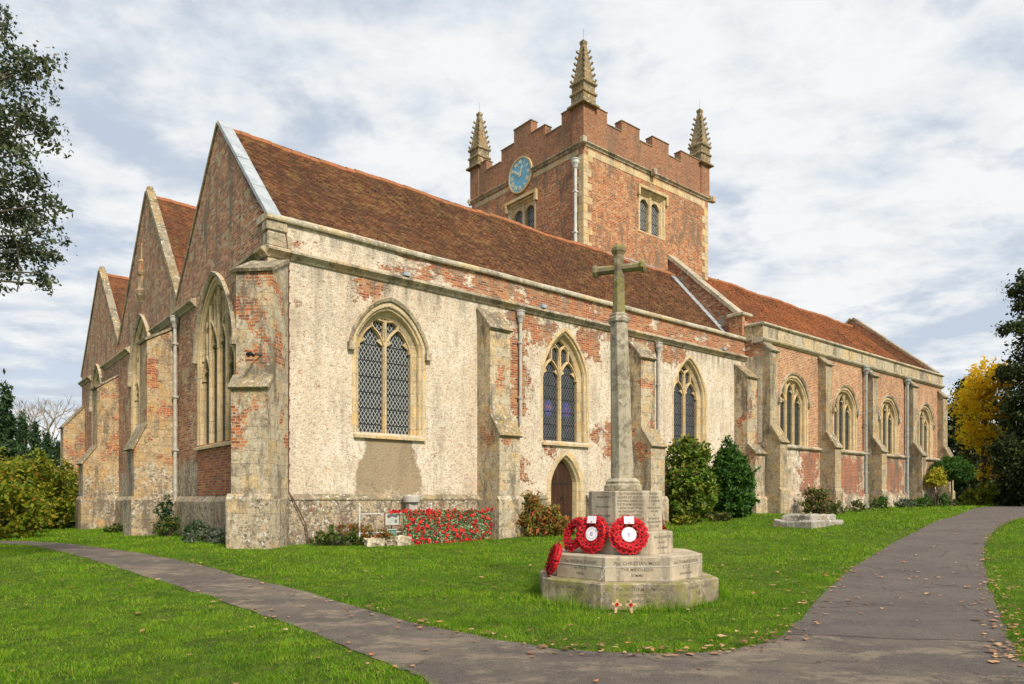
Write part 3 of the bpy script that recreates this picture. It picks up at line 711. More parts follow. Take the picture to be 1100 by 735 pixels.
    poly_extrude(sb, [(-.10, z0-.16), (-.10, z0-.08), (depth, z0+.05), (depth, z0-.16)], lambda p, q, d: Mf(d, p, q), uc-a-.06, uc+a+.06)
    CP('sill', sb, M['stone'], w)
    if hooded:
        hb = bmesh.new(); hood(hb, uc, a+.10, zs, za+.16, Mf, .10, .11); CP('hood_mould', hb, M['string'], w)
    return w

# --- south aisle wall
SZ0 = -.4
wins = [(3.56, 1.10, 3.42, 5.88, 7.08), (10.6, 1.08, 3.55, 5.8, 7.45), (17.85, 1.10, 3.6, 5.8, 7.42)]
door_o = outline(10.62, .93, SZ0+.3, 2.0, 3.3)
bm = bmesh.new()
slab(bm, [(0, SZ0), (22.0, SZ0), (22.0, 8.72), (0, 8.72)], [outline(*w) for w in wins]+[outline(10.62, .78, .12, 2.0, 3.12)], MS(0), 0, .6)
CP('south_aisle_wall', bm, M['south'])
for i, (uc, a, z0, zs, za) in enumerate(wins):
    window(MS(0), uc, a, z0, zs, za, 2, i == 0, 'glass' if i == 0 else 'glass2', tz=.02)
# plinth between the buttresses
bm = bmesh.new()
PROF = [(0.02, -.4), (-.14, -.4), (-.14, 1.50), (-.02, 1.64), (0.02, 1.64)]
for a0, a1 in ((.5, 6.7), (7.5, 9.62), (11.62, 13.9), (14.7, 21.2)):
    poly_extrude(bm, PROF, lambda p, q, d: (d, p, q), a0, a1)
CP('plinth', bm, M['flint'])
bm = bmesh.new()
for a0, a1 in ((.5, 6.7), (7.5, 9.62), (11.62, 13.9), (14.7, 21.2)):
    poly_extrude(bm, [(-.10, 1.50), (-.165, 1.52), (-.165, 1.56), (-.02, 1.68), (0.0, 1.68)], lambda p, q, d: (d, p, q), a0-.01, a1+.01)
CP('plinth_moulding', bm, M['cap'])
# string course, coping
def wavy(bm, amp, seed, axis=2):
    for v_ in bm.verts:
        q = Vector((v_.co.x*.35+seed, v_.co.y*.35, v_.co.z*.35)); v_.co[axis] += amp*mnoise.noise(q)
def run(bm, prof, a0, a1, F, step=1.1):
    n = max(1, int((a1-a0)/step)); xs = [a0+(a1-a0)*i/n for i in range(n+1)]
    rows = [[bm.verts.new(F(p, q, x)) for p, q in prof] for x in xs]; k = len(prof)
    for r0, r1 in zip(rows, rows[1:]):
        for i in range(k): bm.faces.new((r0[i], r0[(i+1) % k], r1[(i+1) % k], r1[i]))
    bm.faces.new(rows[0]); bm.faces.new(rows[-1][::-1])
FS = lambda p, q, d: (d, p, q); FW = lambda p, q, d: (p, d, q)
STR = [(.02, 7.76), (-.05, 7.78), (-.09, 7.84), (-.20, 7.92), (-.20, 7.97), (-.03, 8.06), (.02, 8.06)]
bm = bmesh.new(); run(bm, STR, -.05, 21.98, FS); CP('string_course', bm, M['string'])
COP = [(.66, 8.72), (-.10, 8.72), (-.12, 8.76), (-.12, 8.82), (-.02, 8.90), (.66, 8.92)]
bm = bmesh.new(); run(bm, COP, -.06, 21.98, FS, .8); wavy(bm, .04, 3); CP('parapet_coping', bm, M['coping'])
bm = bmesh.new(); box(bm, -.03, .62, -.03, .3, 8.06, 8.40, .02); box(bm, -.05, .5, -.05, .3, 8.46, 8.72, .02); box(bm, -.02, .4, -.02, .3, 7.3, 7.74, .02); CP('corner_stone', bm, M['ashlar'])

# --- west wall with its three gables
wwin = [(4.3, 1.72, 3.25, 6.1, 8.15), (13.7, 1.8, 3.7, 6.5, 8.75), (23.2, 1.5, 4.2, 6.3, 8.1)]
bm = bmesh.new()
slab(bm, [(0.003, -.4), (27.9, -.4), (27.9, 8.3), (22.7, 12.95), (18.1, 8.45), (12.85, 13.65), (8.45, 8.4), (3.95, 12.75), (.3, 8.8), (0.003, 8.72)], [outline(*w) for w in wwin], MW(-.003), 0, .29)
CP('west_wall', bm, M['west'])
for uc, a, z0, zs, za in wwin: window(MW(-.003), uc, a, z0, zs, za, 4, True, 'glass3', tz=.3, depth=.22, ai=.15)
bm = bmesh.new()
for a0, a1 in ((-.05, 2.35), (6.2, 11.7), (15.75, 21.5), (24.95, 27.95)): run(bm, STR, a0, a1, FW)
CP('string_course', bm, M['string'])
bm = bmesh.new()
for a0, a1 in ((.5, 8.4), (9.5, 18.2), (19.4, 27.0)): poly_extrude(bm, [(0.0, -.4), (-.16, -.4), (-.16, 1.45), (-.02, 1.62), (0.0, 1.62)], lambda p, q, d: (p, d, q), a0, a1)
CP('plinth', bm, M['flint'])
# brick blocking panel under the first west window
bm = bmesh.new(); box(bm, -.02, 0, 2.75, 6.0, 1.66, 3.05); CP('brick_panel', bm, mk_brick('orange_brick_panel', RED, (.36, .28, .2), None, 2.0, .35))

def rake(bm, p, q, s0, s1, th, lap=0.0):
    """coping slab lying on a gable rake from p=(t,z) to q"""
    d_ = Vector((q[0]-p[0], q[1]-p[1])); L = d_.length; d_.normalize(); nr = Vector((-d_.y, d_.x))
    if nr.y < 0: nr = -nr
    n = max(2, int(L/.8)); rr = random.Random(int(L*100))
    for i in range(n):
        a = Vector(p)+d_*(L*i/n); b = Vector(p)+d_*(L*(i+1)/n-.012)
        k = rr.uniform(-.008, .012)
        pts = [a+nr*k, b+nr*k, b+nr*(th+k), a+nr*(th+k)]
        poly_extrude(bm, [(x.x, x.y) for x in pts], lambda A, B, d: (d, A, B), s0, s1)
def gable_coping(name, pk, l, r, s0, s1, mat_l, mat_r, th=.13):
    if mat_l is mat_r:
        bm = bmesh.new(); rake(bm, l, pk, s0, s1, th); rake(bm, r, pk, s0, s1, th)
        box(bm, s0+.05, s1-.05, pk[0]-.16, pk[0]+.16, pk[1]-.1, pk[1]+.26, .05); CP(name, bm, mat_r)
    else:
        bm = bmesh.new(); rake(bm, l, pk, s0, s1, th); CP(name, bm, mat_l)
        bm = bmesh.new(); rake(bm, r, pk, s0, s1, th); CP(name, bm, mat_r)
gable_coping('gable_coping', (3.95, 12.78), (-.02, 8.76), (8.4, 8.46), -.05, .32, M['lead'], M['cap'], .10)
gable_coping('gable_coping', (12.85, 13.67), (8.5, 8.46), (18.05, 8.5), -.05, .26, M['cap'], M['cap'], .16)
gable_coping('gable_coping', (22.7, 12.97), (18.15, 8.52), (27.95, 8.3), -.05, .26, M['cap'], M['cap'], .16)

# --- tiled roofs, every tile laid
def tile_roof(name, s0, s1, te, ze, tr, zr, mat, seed, gauge=.105, tw=.17, sag=.09, parent=None):
    r = rnd(seed); L = math.hypot(tr-te, zr-ze); dt, dz = (tr-te)/L, (zr-ze)/L
    nt_, nz_ = -dz, dt
    if nz_ < 0: nt_, nz_ = -nt_, -nz_
    rows = int(L/gauge)+1; cols = int((s1-s0)/tw)+1
    I, J = np.meshgrid(np.arange(cols), np.arange(rows)); I = I.ravel(); J = J.ravel(); n = I.size
    sa_ = s0+(I-.5*(J % 2))*tw; a = np.clip(sa_, s0, s1); b = np.clip(sa_+tw*.955, s0, s1)
    sagv = lambda s_, q: -sag*(.5-.5*np.cos(2*np.pi*(s_-s0)/5.3))*np.sin(np.pi*np.clip(q, 0, 1)*.9+.1)
    l0 = J*gauge-.03+r.normal(0, .004, n); l1 = l0+gauge*1.25; lift = .044+r.normal(0, .008, n)+np.where(r.random(n) < .012, .03, 0); tw_ = r.normal(0, .004, n)
    def pt(s_, l, h): hh = h+sagv(s_, l/L); return np.stack([s_, te+dt*l+nt_*hh, ze+dz*l+nz_*hh], 1)
    A, B = pt(a, l0, lift+tw_), pt(b, l0, lift-tw_); Cc, D = pt(b, l1, .012-tw_*.5), pt(a, l1, .012+tw_*.5)
    E_, F_ = pt(a, l0, lift*0-.004), pt(b, l0, lift*0-.004)
    vs = np.concatenate([A, B, Cc, D, E_, F_]); idx = np.arange(n)
    me = bpy.data.meshes.new(name)
    f1 = np.stack([idx, idx+n, idx+2*n, idx+3*n], 1); f2 = np.stack([idx+4*n, idx+5*n, idx+n, idx], 1)
    k = 2*n; me.vertices.add(6*n); me.vertices.foreach_set('co', vs.astype(np.float32).ravel())
    me.loops.add(8*n); me.loops.foreach_set('vertex_index', np.concatenate([f1, f2]).astype(np.int32).ravel())
    me.polygons.add(k); me.polygons.foreach_set('loop_start', np.arange(0, 4*k, 4, dtype=np.int32)); me.update(calc_edges=True); me.validate()
    return link(name, me, mat, parent or church)
def deck(name, s0, s1, pts, mat):
    bm = bmesh.new(); poly_extrude(bm, pts, lambda A, B, d: (d, A, B), s0, s1); return CP(name, bm, mat)
def ridge(name, s0, s1, t, z, mat, seed=1):
    bm = bmesh.new(); r = random.Random(seed); s = s0
    while s < s1-.05:
        e = min(s+.32, s1); dz = r.uniform(-.016, .016)-.075*(.5-.5*math.cos(2*math.pi*(s-s0)/5.3))
        tube(bm, [(s, t, z+dz), (e-.008, t, z+dz+r.uniform(-.006, .006))], .125, 8); s = e
    return CP(name, bm, mat)
M['deck'] = mk_simple('roof_underside', (.12, .09, .07))
def pitched(s0, s1, te, ze, tr, zr, tn, zn, mat, seed, name='roof'):
    o = deck(name, s0, s1, [(te, ze-.16), (tr, zr-.16), (tn, zn-.16), (tn, zn-.4), (te, ze-.4)], M['deck'])
    tile_roof('tiles', s0, s1, te, ze, tr, zr, mat, seed, parent=o)
    tile_roof('tiles', s0, s1, tn, zn, tr, zr, mat, seed+1, parent=o)
    rd = ridge('ridge_tiles', s0, s1, tr, zr+.02, M['ridge'], seed); rd.parent = o
    return o
pitched(.29, 22, .62, 8.86, 3.95, 12.62, 8.3, 8.5, M['tile'], 21)
pitched(.29, 22, 8.5, 8.5, 12.85, 13.5, 18.0, 8.5, M['tile3'], 31)
pitched(.29, 22, 18.1, 8.5, 22.7, 12.8, 27.9, 8.3, M['tile3'], 41)

# --- buttresses
def buttress(F, a0, a1, up, low, zcap_w, zcap_o, zoff_w, zoff_o, mat, zb=-.4, pl=.1, plz=1.5, capmat=None):
    """F(p, q, a): p outward (positive), q height, a along the wall"""
    bm = bmesh.new()
    poly_extrude(bm, [(-.0, zb), (low, zb), (low, zoff_o), (up, zoff_w), (up, zcap_o), (0, zcap_w)], F, a0, a1)
    b = CP('buttress', bm, mat)
    cb = bmesh.new(); o = .05
    def slabcap(p0, z0, p1, z1):
        d_ = Vector((p1-p0, z1-z0)).normalized(); nr = Vector((-d_.y, d_.x))*(1 if d_.x < 0 else -1)
        if nr.y < 0: nr = -nr
        A = Vector((p0, z0))-d_*(-.0); B = Vector((p1, z1))+d_*.07
        poly_extrude(cb, [tuple(A), tuple(A+nr*.07), tuple(B+nr*.08), tuple(B)], F, a0-o, a1+o)
    slabcap(0.0, zcap_w, up, zcap_o); slabcap(up, zoff_w, low, zoff_o)
    CP('cap_stone', cb, capmat or M['cap'], b)
    if pl:
        pb = bmesh.new(); poly_extrude(pb, [(low-.02, zb), (low+pl, zb), (low+pl, plz), (low+.01, plz+.13), (low-.02, plz+.13)], F, a0-pl, a1+pl)
        for sg, e in ((-1, a0), (1, a1)):
            x0, x1 = sorted((e, e+sg*pl))
            poly_extrude(pb, [(.15, zb), (low-.02, zb), (low-.02, plz), (.15, plz)], F, x0+.001, x1-.001)
        CP('buttress_plinth', pb, mat, b)
    return b
M['chbut'] = mk_stone('chancel_buttress_stone', (.64, .52, .35), .45, True, 1.0, .4, .5, .34, False)
BS = lambda p, q, a: (a, -p, q)
for s in (6.7, 13.9): buttress(BS, s, s+.82, .66, 1.13, 7.55, 6.85, 4.15, 3.5, M['butt'])
buttress(BS, 21.12, 21.9, .66, 1.05, 7.5, 6.9, 3.9, 3.5, M['butt'])
BW = lambda p, q, a: (-p, a, q)
buttress(BW, 8.42, 9.55, .96, 1.36, 7.5, 6.95, 4.1, 3.25, M['buttw'])
buttress(BW, 18.1, 19.3, .85, 1.4, 7.1, 6.5, 3.9, 3.1, M['buttw'])
buttress(BW, 27.0, 28.1, 1.0, 1.6, 6.6, 5.4, 3.3, 2.9, M['buttw'])
# diagonal corner buttress
c45 = math.sqrt(.5)
BD = lambda p, q, a: (-(p)*c45+a*c45+.12, -(p)*c45-a*c45+.12, q)
buttress(BD, -.46, .46, .95, 1.2, 7.65, 7.15, 4.55, 4.25, M['butt'], plz=1.55, pl=.09)
# chancel buttresses
BC = lambda p, q, a: (a, -.85-p, q)
for s in (22.0, 27.1, 32.35, 37.75): buttress(BC, s, s+.62, .40, .86, 8.5, 8.1, 4.75, 4.02, M['chbut'], zb=.2, pl=.07, plz=1.9)
BE = lambda p, q, a: (43.3+p, a, q)
buttress(BC, 42.6, 43.3, .35, .7, 8.3, 7.9, 4.75, 4.02, M['chbut'], zb=.2, pl=.07, plz=1.9)
buttress(BE, -.8, -.1, .45, .9, 8.0, 7.4, 4.75, 4.02, M['chbut'], zb=.2, pl=.07, plz=1.9)

# --- chancel
cw = [(24.77, 1.22, 4.06, 6.15, 7.2), (30.0, 1.2, 4.06, 6.12, 7.15), (35.3, 1.2, 4.06, 6.1, 7.1), (40.6, 1.15, 4.06, 6.1, 7.1)]
bm = bmesh.new(); slab(bm, [(22, 3.95), (43.3, 3.95), (43.3, 8.55), (22, 8.55)], [outline(*w) for w in cw], MS(-.85), 0, .6); CP('chancel_wall', bm, M['chancel'])
bm = bmesh.new(); box(bm, 22.0, 43.3, -.95, -.2, -.3, 3.84); CP('lower_chancel_wall', bm, M['chlow'])
bm = bmesh.new(); run(bm, [(-.5, 3.84), (-1.02, 3.84), (-1.08, 3.90), (-1.08, 3.95), (-.9, 4.06), (-.5, 4.06)], 21.96, 43.36, FS)
CP('sill_course', bm, M['string'])
bm = bmesh.new(); box(bm, 22.02, 43.3, -1.06, -.9, .2, 1.75); box(bm, 22.02, 43.3, -1.0, -.9, 1.75, 1.85); CP('plinth', bm, M['chlow'])
for w_ in cw: window(MS(-.85), *w_, 3, True, 'glass3', tz=.1, surround=.14, ai=.17, depth=.32)
bm = bmesh.new()
slab(bm, [(21.98, 8.7), (43.34, 8.7), (43.34, 9.3), (21.98, 9.3)], [], MS(-.90), 0, .5)
box(bm, 21.93, 22.4, -.40, .62, 8.7, 9.3); CP('parapet', bm, M['ashlar'])
bm = bmesh.new(); run(bm, [(-.4, 8.55), (-.9, 8.55), (-1.0, 8.63), (-1.03, 8.70), (-.92, 8.76), (-.4, 8.76)], 21.9, 43.42, FS)
run(bm, [(-.38, 9.3), (-.95, 9.3), (-1.0, 9.34), (-1.0, 9.40), (-.9, 9.46), (-.38, 9.46)], 21.9, 43.42, FS)
run(bm, [(21.95, 9.3), (21.87, 9.34), (21.87, 9.40), (21.95, 9.465), (22.42, 9.465), (22.42, 9.3)], -.9, .62, FW)
CP('parapet_moulding', bm, M['coping'])
bm = bmesh.new(); box(bm, 21.985, 22.6, -.852, .6, -.3, 8.72); CP('chancel_return_wall', bm, M['south'])
bm = bmesh.new(); box(bm, 21.75, 21.97, -.02, .7, 8.93, 9.85, .02); CP('brick_pier', bm, M['tower'])
bm = bmesh.new(); box(bm, 21.68, 22.5, -.1, .78, 9.86, 10.02, .03); CP('pier_cap', bm, M['coping'])
bm = bmesh.new(); poly_extrude(bm, [(.05, 8.7), (.05, 9.65), (4.6, 13.85), (9.2, 9.4), (9.2, 8.7)], lambda A, B, d: (d, A, B), 22.0, 22.5); CP('chancel_west_gable', bm, mk_brick('dark_gable_masonry', PURPLE, (.30, .24, .19), (.34, .29, .24), 6.0, .7, None, None, .58))
bm = bmesh.new(); rake(bm, (.25, 9.83), (4.6, 13.87), 21.9, 22.58, .16); rake(bm, (9.25, 9.4), (4.6, 13.87), 21.9, 22.58, .16); CP('gable_coping', bm, M['coping'])
pitched(22.5, 42.8, -.38, 9.08, 4.6, 13.45, 9.4, 9.1, M['tile2'], 51)
bm = bmesh.new(); poly_extrude(bm, [(-.5, -.3), (-.5, 9.6), (4.6, 13.95), (9.7, 9.4), (9.7, -.3)], lambda A, B, d: (d, A, B), 42.8, 43.3); CP('chancel_east_wall', bm, M['chancel'])
bm = bmesh.new(); rake(bm, (-.6, 9.5), (4.6, 13.96), 42.7, 43.4, .16); rake(bm, (9.8, 9.4), (4.6, 13.96), 42.7, 43.4, .16); CP('gable_coping', bm, M['cap'])
bm = bmesh.new(); box(bm, 22, 43.3, 9.2, 9.7, -.3, 9.2); CP('chancel_north_wall', bm, M['chancel'])
bm = bmesh.new(); box(bm, .6, 22.5, 27.3, 27.9, -.3, 8.3); CP('north_aisle_wall', bm, M['west'])
bm = bmesh.new(); poly_extrude(bm, [(8.9, -.3), (8.9, 8.9), (12.85, 13.6), (18.05, 8.6), (22.7, 12.9), (27.9, 8.3), (27.9, -.3)], lambda A, B, d: (d, A, B), 22.0, 22.45); CP('nave_east_wall', bm, M['west'])
# lead flashings
def flash(bm, s0, s1, te, ze, tr, zr, lift=.05, th=.02):
    L = math.hypot(tr-te, zr-ze); dt, dz = (tr-te)/L, (zr-ze)/L; n = int(L/.42)
    for i in range(n):
        a = L*i/n; b = L*(i+1)/n+.04
        poly_extrude(bm, [(te+dt*a-dz*(lift+.012), ze+dz*a+dt*(lift+.012)), (te+dt*b-dz*lift, ze+dz*b+dt*lift), (te+dt*b-dz*(lift-th), ze+dz*b+dt*(lift-th)), (te+dt*a-dz*(lift+.012-th), ze+dz*a+dt*(lift+.012-th))], lambda A, B, d: (d, A, B), s0, s1)
bm = bmesh.new(); flash(bm, 21.58, 21.98, .66, 8.9, 3.95, 12.62); CP('lead_flashing', bm, M['lead'])
bm = bmesh.new(); box(bm, 15.8, 21.98, 4.12, 4.28, 12.70, 12.86); CP('lead_flashing', bm, M['lead'])

# --- tower
TS0, TS1, TT0, TT1 = 15.9, 25.35, 4.3, 12.7
sw = (20.7, .92, 14.5, 16.45); ww = (8.55, .95, 14.2, 16.2)
def rect(uc, a, z0, z1): return [(uc-a, z0), (uc+a, z0), (uc+a, z1), (uc-a, z1)]
bm = bmesh.new()
slab(bm, [(TS0, 0), (TS1, 0), (TS1, 17.45), (TS0, 17.45)], [rect(*sw)], MS(TT0), 0, .7)
CP('tower_south_wall', bm, M['tower'])
bm = bmesh.new(); slab(bm, [(TT0+.003, 0), (TT1, 0), (TT1, 17.45), (TT0+.003, 17.45)], [rect(*ww)], MW(TS0-.003), 0, .7); CP('tower_west_wall', bm, M['tower'])
bm = bmesh.new(); box(bm, TS0, TS1, TT1-.7, TT1-.003, 0, 17.45); CP('tower_north_wall', bm, M['tower'])
bm = bmesh.new(); box(bm, TS1-.7, TS1-.003, TT0+.003, TT1-.01, 0, 17.45); CP('tower_east_wall', bm, M['tower'])
bm = bmesh.new(); box(bm, TS0+.3, TS1-.3, TT0+.3, TT1-.3, 17.3, 17.6); CP('tower_roof', bm, M['lead'])
TST = [(.02, 17.36), (-.04, 17.38), (-.06, 17.44), (-.14, 17.50), (-.14, 17.54), (.02, 17.64)]
bm = bmesh.new(); run(bm, [(p+TT0, q) for p, q in TST], TS0-.2, TS1+.2, FS, 3); run(bm, [(p+TS0, q) for p, q in TST], TT0-.2, 7.75, FW, 3); run(bm, [(p+TS0, q) for p, q in TST], 9.45, TT1+.2, FW, 3)
run(bm, [(TS1-p, q) for p, q in TST], TT0-.2, TT1+.2, FW, 3); run(bm, [(TT1-p, q) for p, q in TST], TS0-.2, TS1+.2, FS, 3)
for c in ((20.6, TT0-.2), (TS0-.2, TT0-.2), (TS1+.18, TT0-.18)): box(bm, c[0]-.13, c[0]+.13, c[1]-.13, c[1]+.13, 17.3, 17.62, .04)
CP('string_course', bm, M['string'])
bm = bmesh.new()
run(bm, [(TT0+.02, 17.0), (TT0-.012, 17.0), (TT0-.012, 17.28), (TT0+.02, 17.28)], TS0+.3, TS1-.3, FS, 3); run(bm, [(TS0+.02, 17.06), (TS0-.012, 17.06), (TS0-.012, 17.28), (TS0+.02, 17.28)], TT0+.3, 7.7, FW, 3); run(bm, [(TS0+.02, 17.06), (TS0-.012, 17.06), (TS0-.012, 17.28), (TS0+.02, 17.28)], 9.5, TT1-.3, FW, 3)
CP('stone_band', bm, M['stone'])
def crenel(prof, Mf, d0, d1):
    bm = bmesh.new(); zb = 17.6
    pts = [(prof[0][0], zb)]
    for a, b, z in prof: pts += [(a, z), (b, z)]
    pts.append((prof[-1][1], zb)); slab(bm, pts, [], Mf, d0, d1); CP('battlement', bm, M['towerdk'])
    cb = bmesh.new()
    for a, b, z in prof:
        poly_extrude(cb, [(a-.03 if z > 19 else a+.02, z+.004), (b+.03 if z > 19 else b-.02, z+.004), (b+.03 if z > 19 else b-.02, z+.045), (a-.03 if z > 19 else a+.02, z+.045)], lambda p, q, d: Mf(p, d, q), d0-.03, d1+.03)
    CP('battlement_coping', cb, M['pinn'])
M['towerdk'] = mk_brick('battlement_brick', [(0, (.22, .06, .03)), (.5, (.40, .13, .055)), (1, (.30, .13, .07))], (.38, .27, .17), None, 1.0, .55, (.50, .34, .20))
SP = [(TS0+.3, 17.45, 19.33), (17.45, 18.45, 18.8), (18.45, 19.75, 19.33), (19.75, 20.72, 18.8), (20.72, 22.0, 19.33), (22.0, 23.0, 18.78), (23.0, TS1-.3, 19.33)]
crenel(SP, MS(TT0), 0, .4); crenel(SP, MS(TT1), -.4, 0)
WP = [(TT0+.3, 5.72, 19.33), (5.72, 6.85, 18.8), (6.85, 7.85, 19.3), (7.85, 9.15, 19.95), (9.15, 10.15, 19.3), (10.15, 11.4, 18.75), (11.4, TT1-.3, 19.3)]
crenel(WP, MW(TS0), 0, .4); crenel(WP, MW(TS1), -.4, 0)
def quoins(name, c, sx, sy, z0, z1, seed):
    bm = bmesh.new(); z = z0; k = 0; r = random.Random(seed)
    while z < z1-.1:
        h = r.uniform(.28, .38); a, b = (.52, .30) if k % 2 else (.30, .52); a += r.uniform(-.05, .05); b += r.uniform(-.05, .05); e = .012
        x0, x1 = sorted((c[0]-sx*e, c[0]+sx*a)); y0, y1 = sorted((c[1]-sy*e, c[1]+sy*b))
        box(bm, x0, x1, y0, y1, z+.006, min(z+h, z1)-.006); z += h; k += 1
    CP(name, bm, M['stone'])
quoins('quoins', (TS0, TT0), 1, 1, 12.5, 17.0, 1); quoins('quoins', (TS1, TT0), -1, 1, 12.5, 17.0, 2); quoins('quoins', (TS0, TT1), 1, -1, 12.5, 17.0, 3)
quoins('quoins', (TS0, TT0), 1, 1, 17.68, 19.2, 4); quoins('quoins', (TS1, TT0), -1, 1, 17.68, 19.2, 5); quoins('quoins', (TS0, TT1), 1, -1, 17.68, 19.2, 6)
def pinnacle(s, t):
    bm = bmesh.new(); box(bm, s-.36, s+.36, t-.36, t+.36, 17.6, 19.22); p = CP('pinnacle', bm, M['towerdk'])
    b2 = bmesh.new()
    def ring(r_, z): return (r_*math.sqrt(2)*1.13, z)
    lathe(b2, [ring(.47, 19.22), ring(.47, 19.30), ring(.35, 19.42), ring(.35, 19.72), ring(.40, 19.76), ring(.40, 19.84), ring(.33, 19.92), ring(.33, 20.15), ring(.40, 20.22), ring(.40, 20.30), ring(.30, 20.4), ring(.09, 22.1), ring(.11, 22.16), ring(.12, 22.25), ring(.04, 22.36)], 4, (s, t), math.pi/4)
    CP('spire', b2, M['pinn'], p)
    cr = bmesh.new()
    for i in range(6):
        z = 20.42+i*.27; rr = .30-(z-20.4)/1.7*.21
        for k in range(4):
            a = math.pi/4+k*math.pi/2; ux, uy = math.cos(a), math.sin(a); r0 = rr*math.sqrt(2)*1.13
            tube(cr, [(s+ux*(r0-.04), t+uy*(r0-.04), z-.03), (s+ux*(r0+.06), t+uy*(r0+.06), z+.02), (s+ux*(r0+.09), t+uy*(r0+.09), z+.08)], [.06, .055, .062], 6)
    CP('crocket', cr, M['pinn'], p)
    rd = bmesh.new(); tube(rd, [(s, t, 22.3), (s, t, 22.85)], .006, 5); CP('lightning_rod', rd, M['iron'], p)
for s, t in ((TS0+.30, TT0+.30), (TS1-.30, TT0+.30), (TS0+.30, TT1-.30), (TS1-.30, TT1-.30)): pinnacle(s, t)
def sqwin(Mf, uc, a, z0, z1):
    fr = bmesh.new()
    O = lambda k: [(uc-a+k, z0+k*.6), (uc-a+k, z1-k), (uc+a-k, z1-k), (uc+a-k, z0+k*.6), (uc-a+k, z0+k*.6)]
    loft(fr, [(O(-.1), .03), (O(-.1), -.008), (O(.0), -.01), (O(.05), .08), (O(.10), .10), (O(.16), .2), (O(.16), .4)], Mf)
    w = CP('window', fr, M['stone'])
    g = bmesh.new(); poly_extrude(g, rect(uc, a-.14, z0+.05, z1-.14), lambda p, q, d: Mf(p, d, q), .3, .32); CP('leaded_glass', g, M['glass'], w)
    tr = bmesh.new(); ai_ = a-.16; ribbon(tr, [(uc, z0+.05), (uc, z1-.12)], .2, .08, .298, Mf)
    for sg in (-1, 1):
        c = uc+sg*(ai_/2+.04); al = ai_/2-.03
        A = arch(c, al, z1-.62, z1-.27, 7); pts = [(c-al-.06, z1-.62)]+A+[(c+al+.06, z1-.62), (c+al+.06, z1-.13), (c-al-.06, z1-.13)]
        slab(tr, pts, [], Mf, .16, .299)
    CP('tracery', tr, M['stone'], w)
    hb = bmesh.new(); poly_extrude(hb, [(uc-a-.22, z1-.28), (uc-a-.22, z1+.24), (uc+a+.22, z1+.24), (uc+a+.22, z1-.28), (uc+a+.08, z1-.28), (uc+a+.08, z1+.1), (uc-a-.08, z1+.1), (uc-a-.08, z1-.28)], lambda p, q, d: Mf(p, d, q), -.13, .01)
    CP('hood_mould', hb, M['stone'], w)
sqwin(MS(TT0), *sw); sqwin(MW(TS0-.003), *ww)

# --- text helper
def text_mesh(name, lines, mat, parent, place, align='CENTER', depth=.002, bold=0.0):
    """lines: (string, x, y, size); place maps (x, y, z) of the text plane into parent space (Matrix)"""
    bm = bmesh.new()
    for s_, x, y, sz in lines:
        cu = bpy.data.curves.new('t', 'FONT'); cu.body = s_; cu.size = sz; cu.align_x = align; cu.align_y = 'CENTER'; cu.extrude = depth; cu.offset = bold*sz; cu.resolution_u = 2
        ob = bpy.data.objects.new('t', cu); COL.objects.link(ob); bpy.context.view_layer.update()
        me = ob.to_mesh(); me2 = me.copy(); ob.to_mesh_clear(); COL.objects.unlink(ob); bpy.data.objects.remove(ob)
        me2.transform(Matrix.Translation((x, y, 0))); bm.from_mesh(me2); bpy.data.meshes.remove(me2); bpy.data.curves.remove(cu)
    bm.transform(place)
    return obj(name, bm, mat, parent, recalc=False)
# --- clock (faces west): text plane x -> -t, y -> z, normal -> -s
ck_c = (TS0-.01, 8.6, 17.52)
def clockM(dd=0.0): return Matrix(((0, 0, -1, ck_c[0]-dd), (-1, 0, 0, ck_c[1]), (0, 1, 0, ck_c[2]), (0, 0, 0, 1)))
def disc(bm, r0, r1, z0, z1, n=48):
    rings = [[(r*math.cos(2*math.pi*k/n), r*math.sin(2*math.pi*k/n), z) for k in range(n)] for r, z in ((r1, z0), (r1, z1), (r0, z1), (r0, z0))]
    vs = [[bm.verts.new(p) for p in rg] for rg in rings]
    for i in range(3 if r0 > 0 else 1):
        for k in range(n): bm.faces.new((vs[i][k], vs[i][(k+1) % n], vs[i+1][(k+1) % n], vs[i+1][k]))
    if r0 <= 0:
        for v_ in vs[2]+vs[3]: bm.verts.remove(v_)
        bm.faces.new(vs[1])
bm = bmesh.new(); disc(bm, 0, .84, 0, .06); bm.transform(clockM()); clock = CP('clock', bm, M['blue'])
bm = bmesh.new(); disc(bm, .80, .88, 0, .09); bm.transform(clockM()); CP('rim', bm, M['stone'], clock)
bm = bmesh.new()
for i, s_ in enumerate(['XII', 'I', 'II', 'III', 'IIII', 'V', 'VI', 'VII', 'VIII', 'IX', 'X', 'XI']):
    cu = bpy.data.curves.new('t', 'FONT'); cu.body = s_; cu.size = .235; cu.align_x = 'CENTER'; cu.align_y = 'CENTER'; cu.extrude = .004; cu.offset = .012
    ob = bpy.data.objects.new('t', cu); COL.objects.link(ob); bpy.context.view_layer.update(); me = ob.to_mesh(); me2 = me.copy(); ob.to_mesh_clear(); bpy.data.objects.remove(ob)
    a = R(90-30*i); me2.transform(Matrix.Translation((.63*math.cos(a), .63*math.sin(a), .068))@Matrix.Rotation(a-R(90), 4, 'Z')@Matrix.Diagonal((.85, 1.05, 1, 1)))
    bm.from_mesh(me2); bpy.data.meshes.remove(me2)
bm.transform(clockM()); CP('numerals', bm, M['gold'], clock, recalc=False)
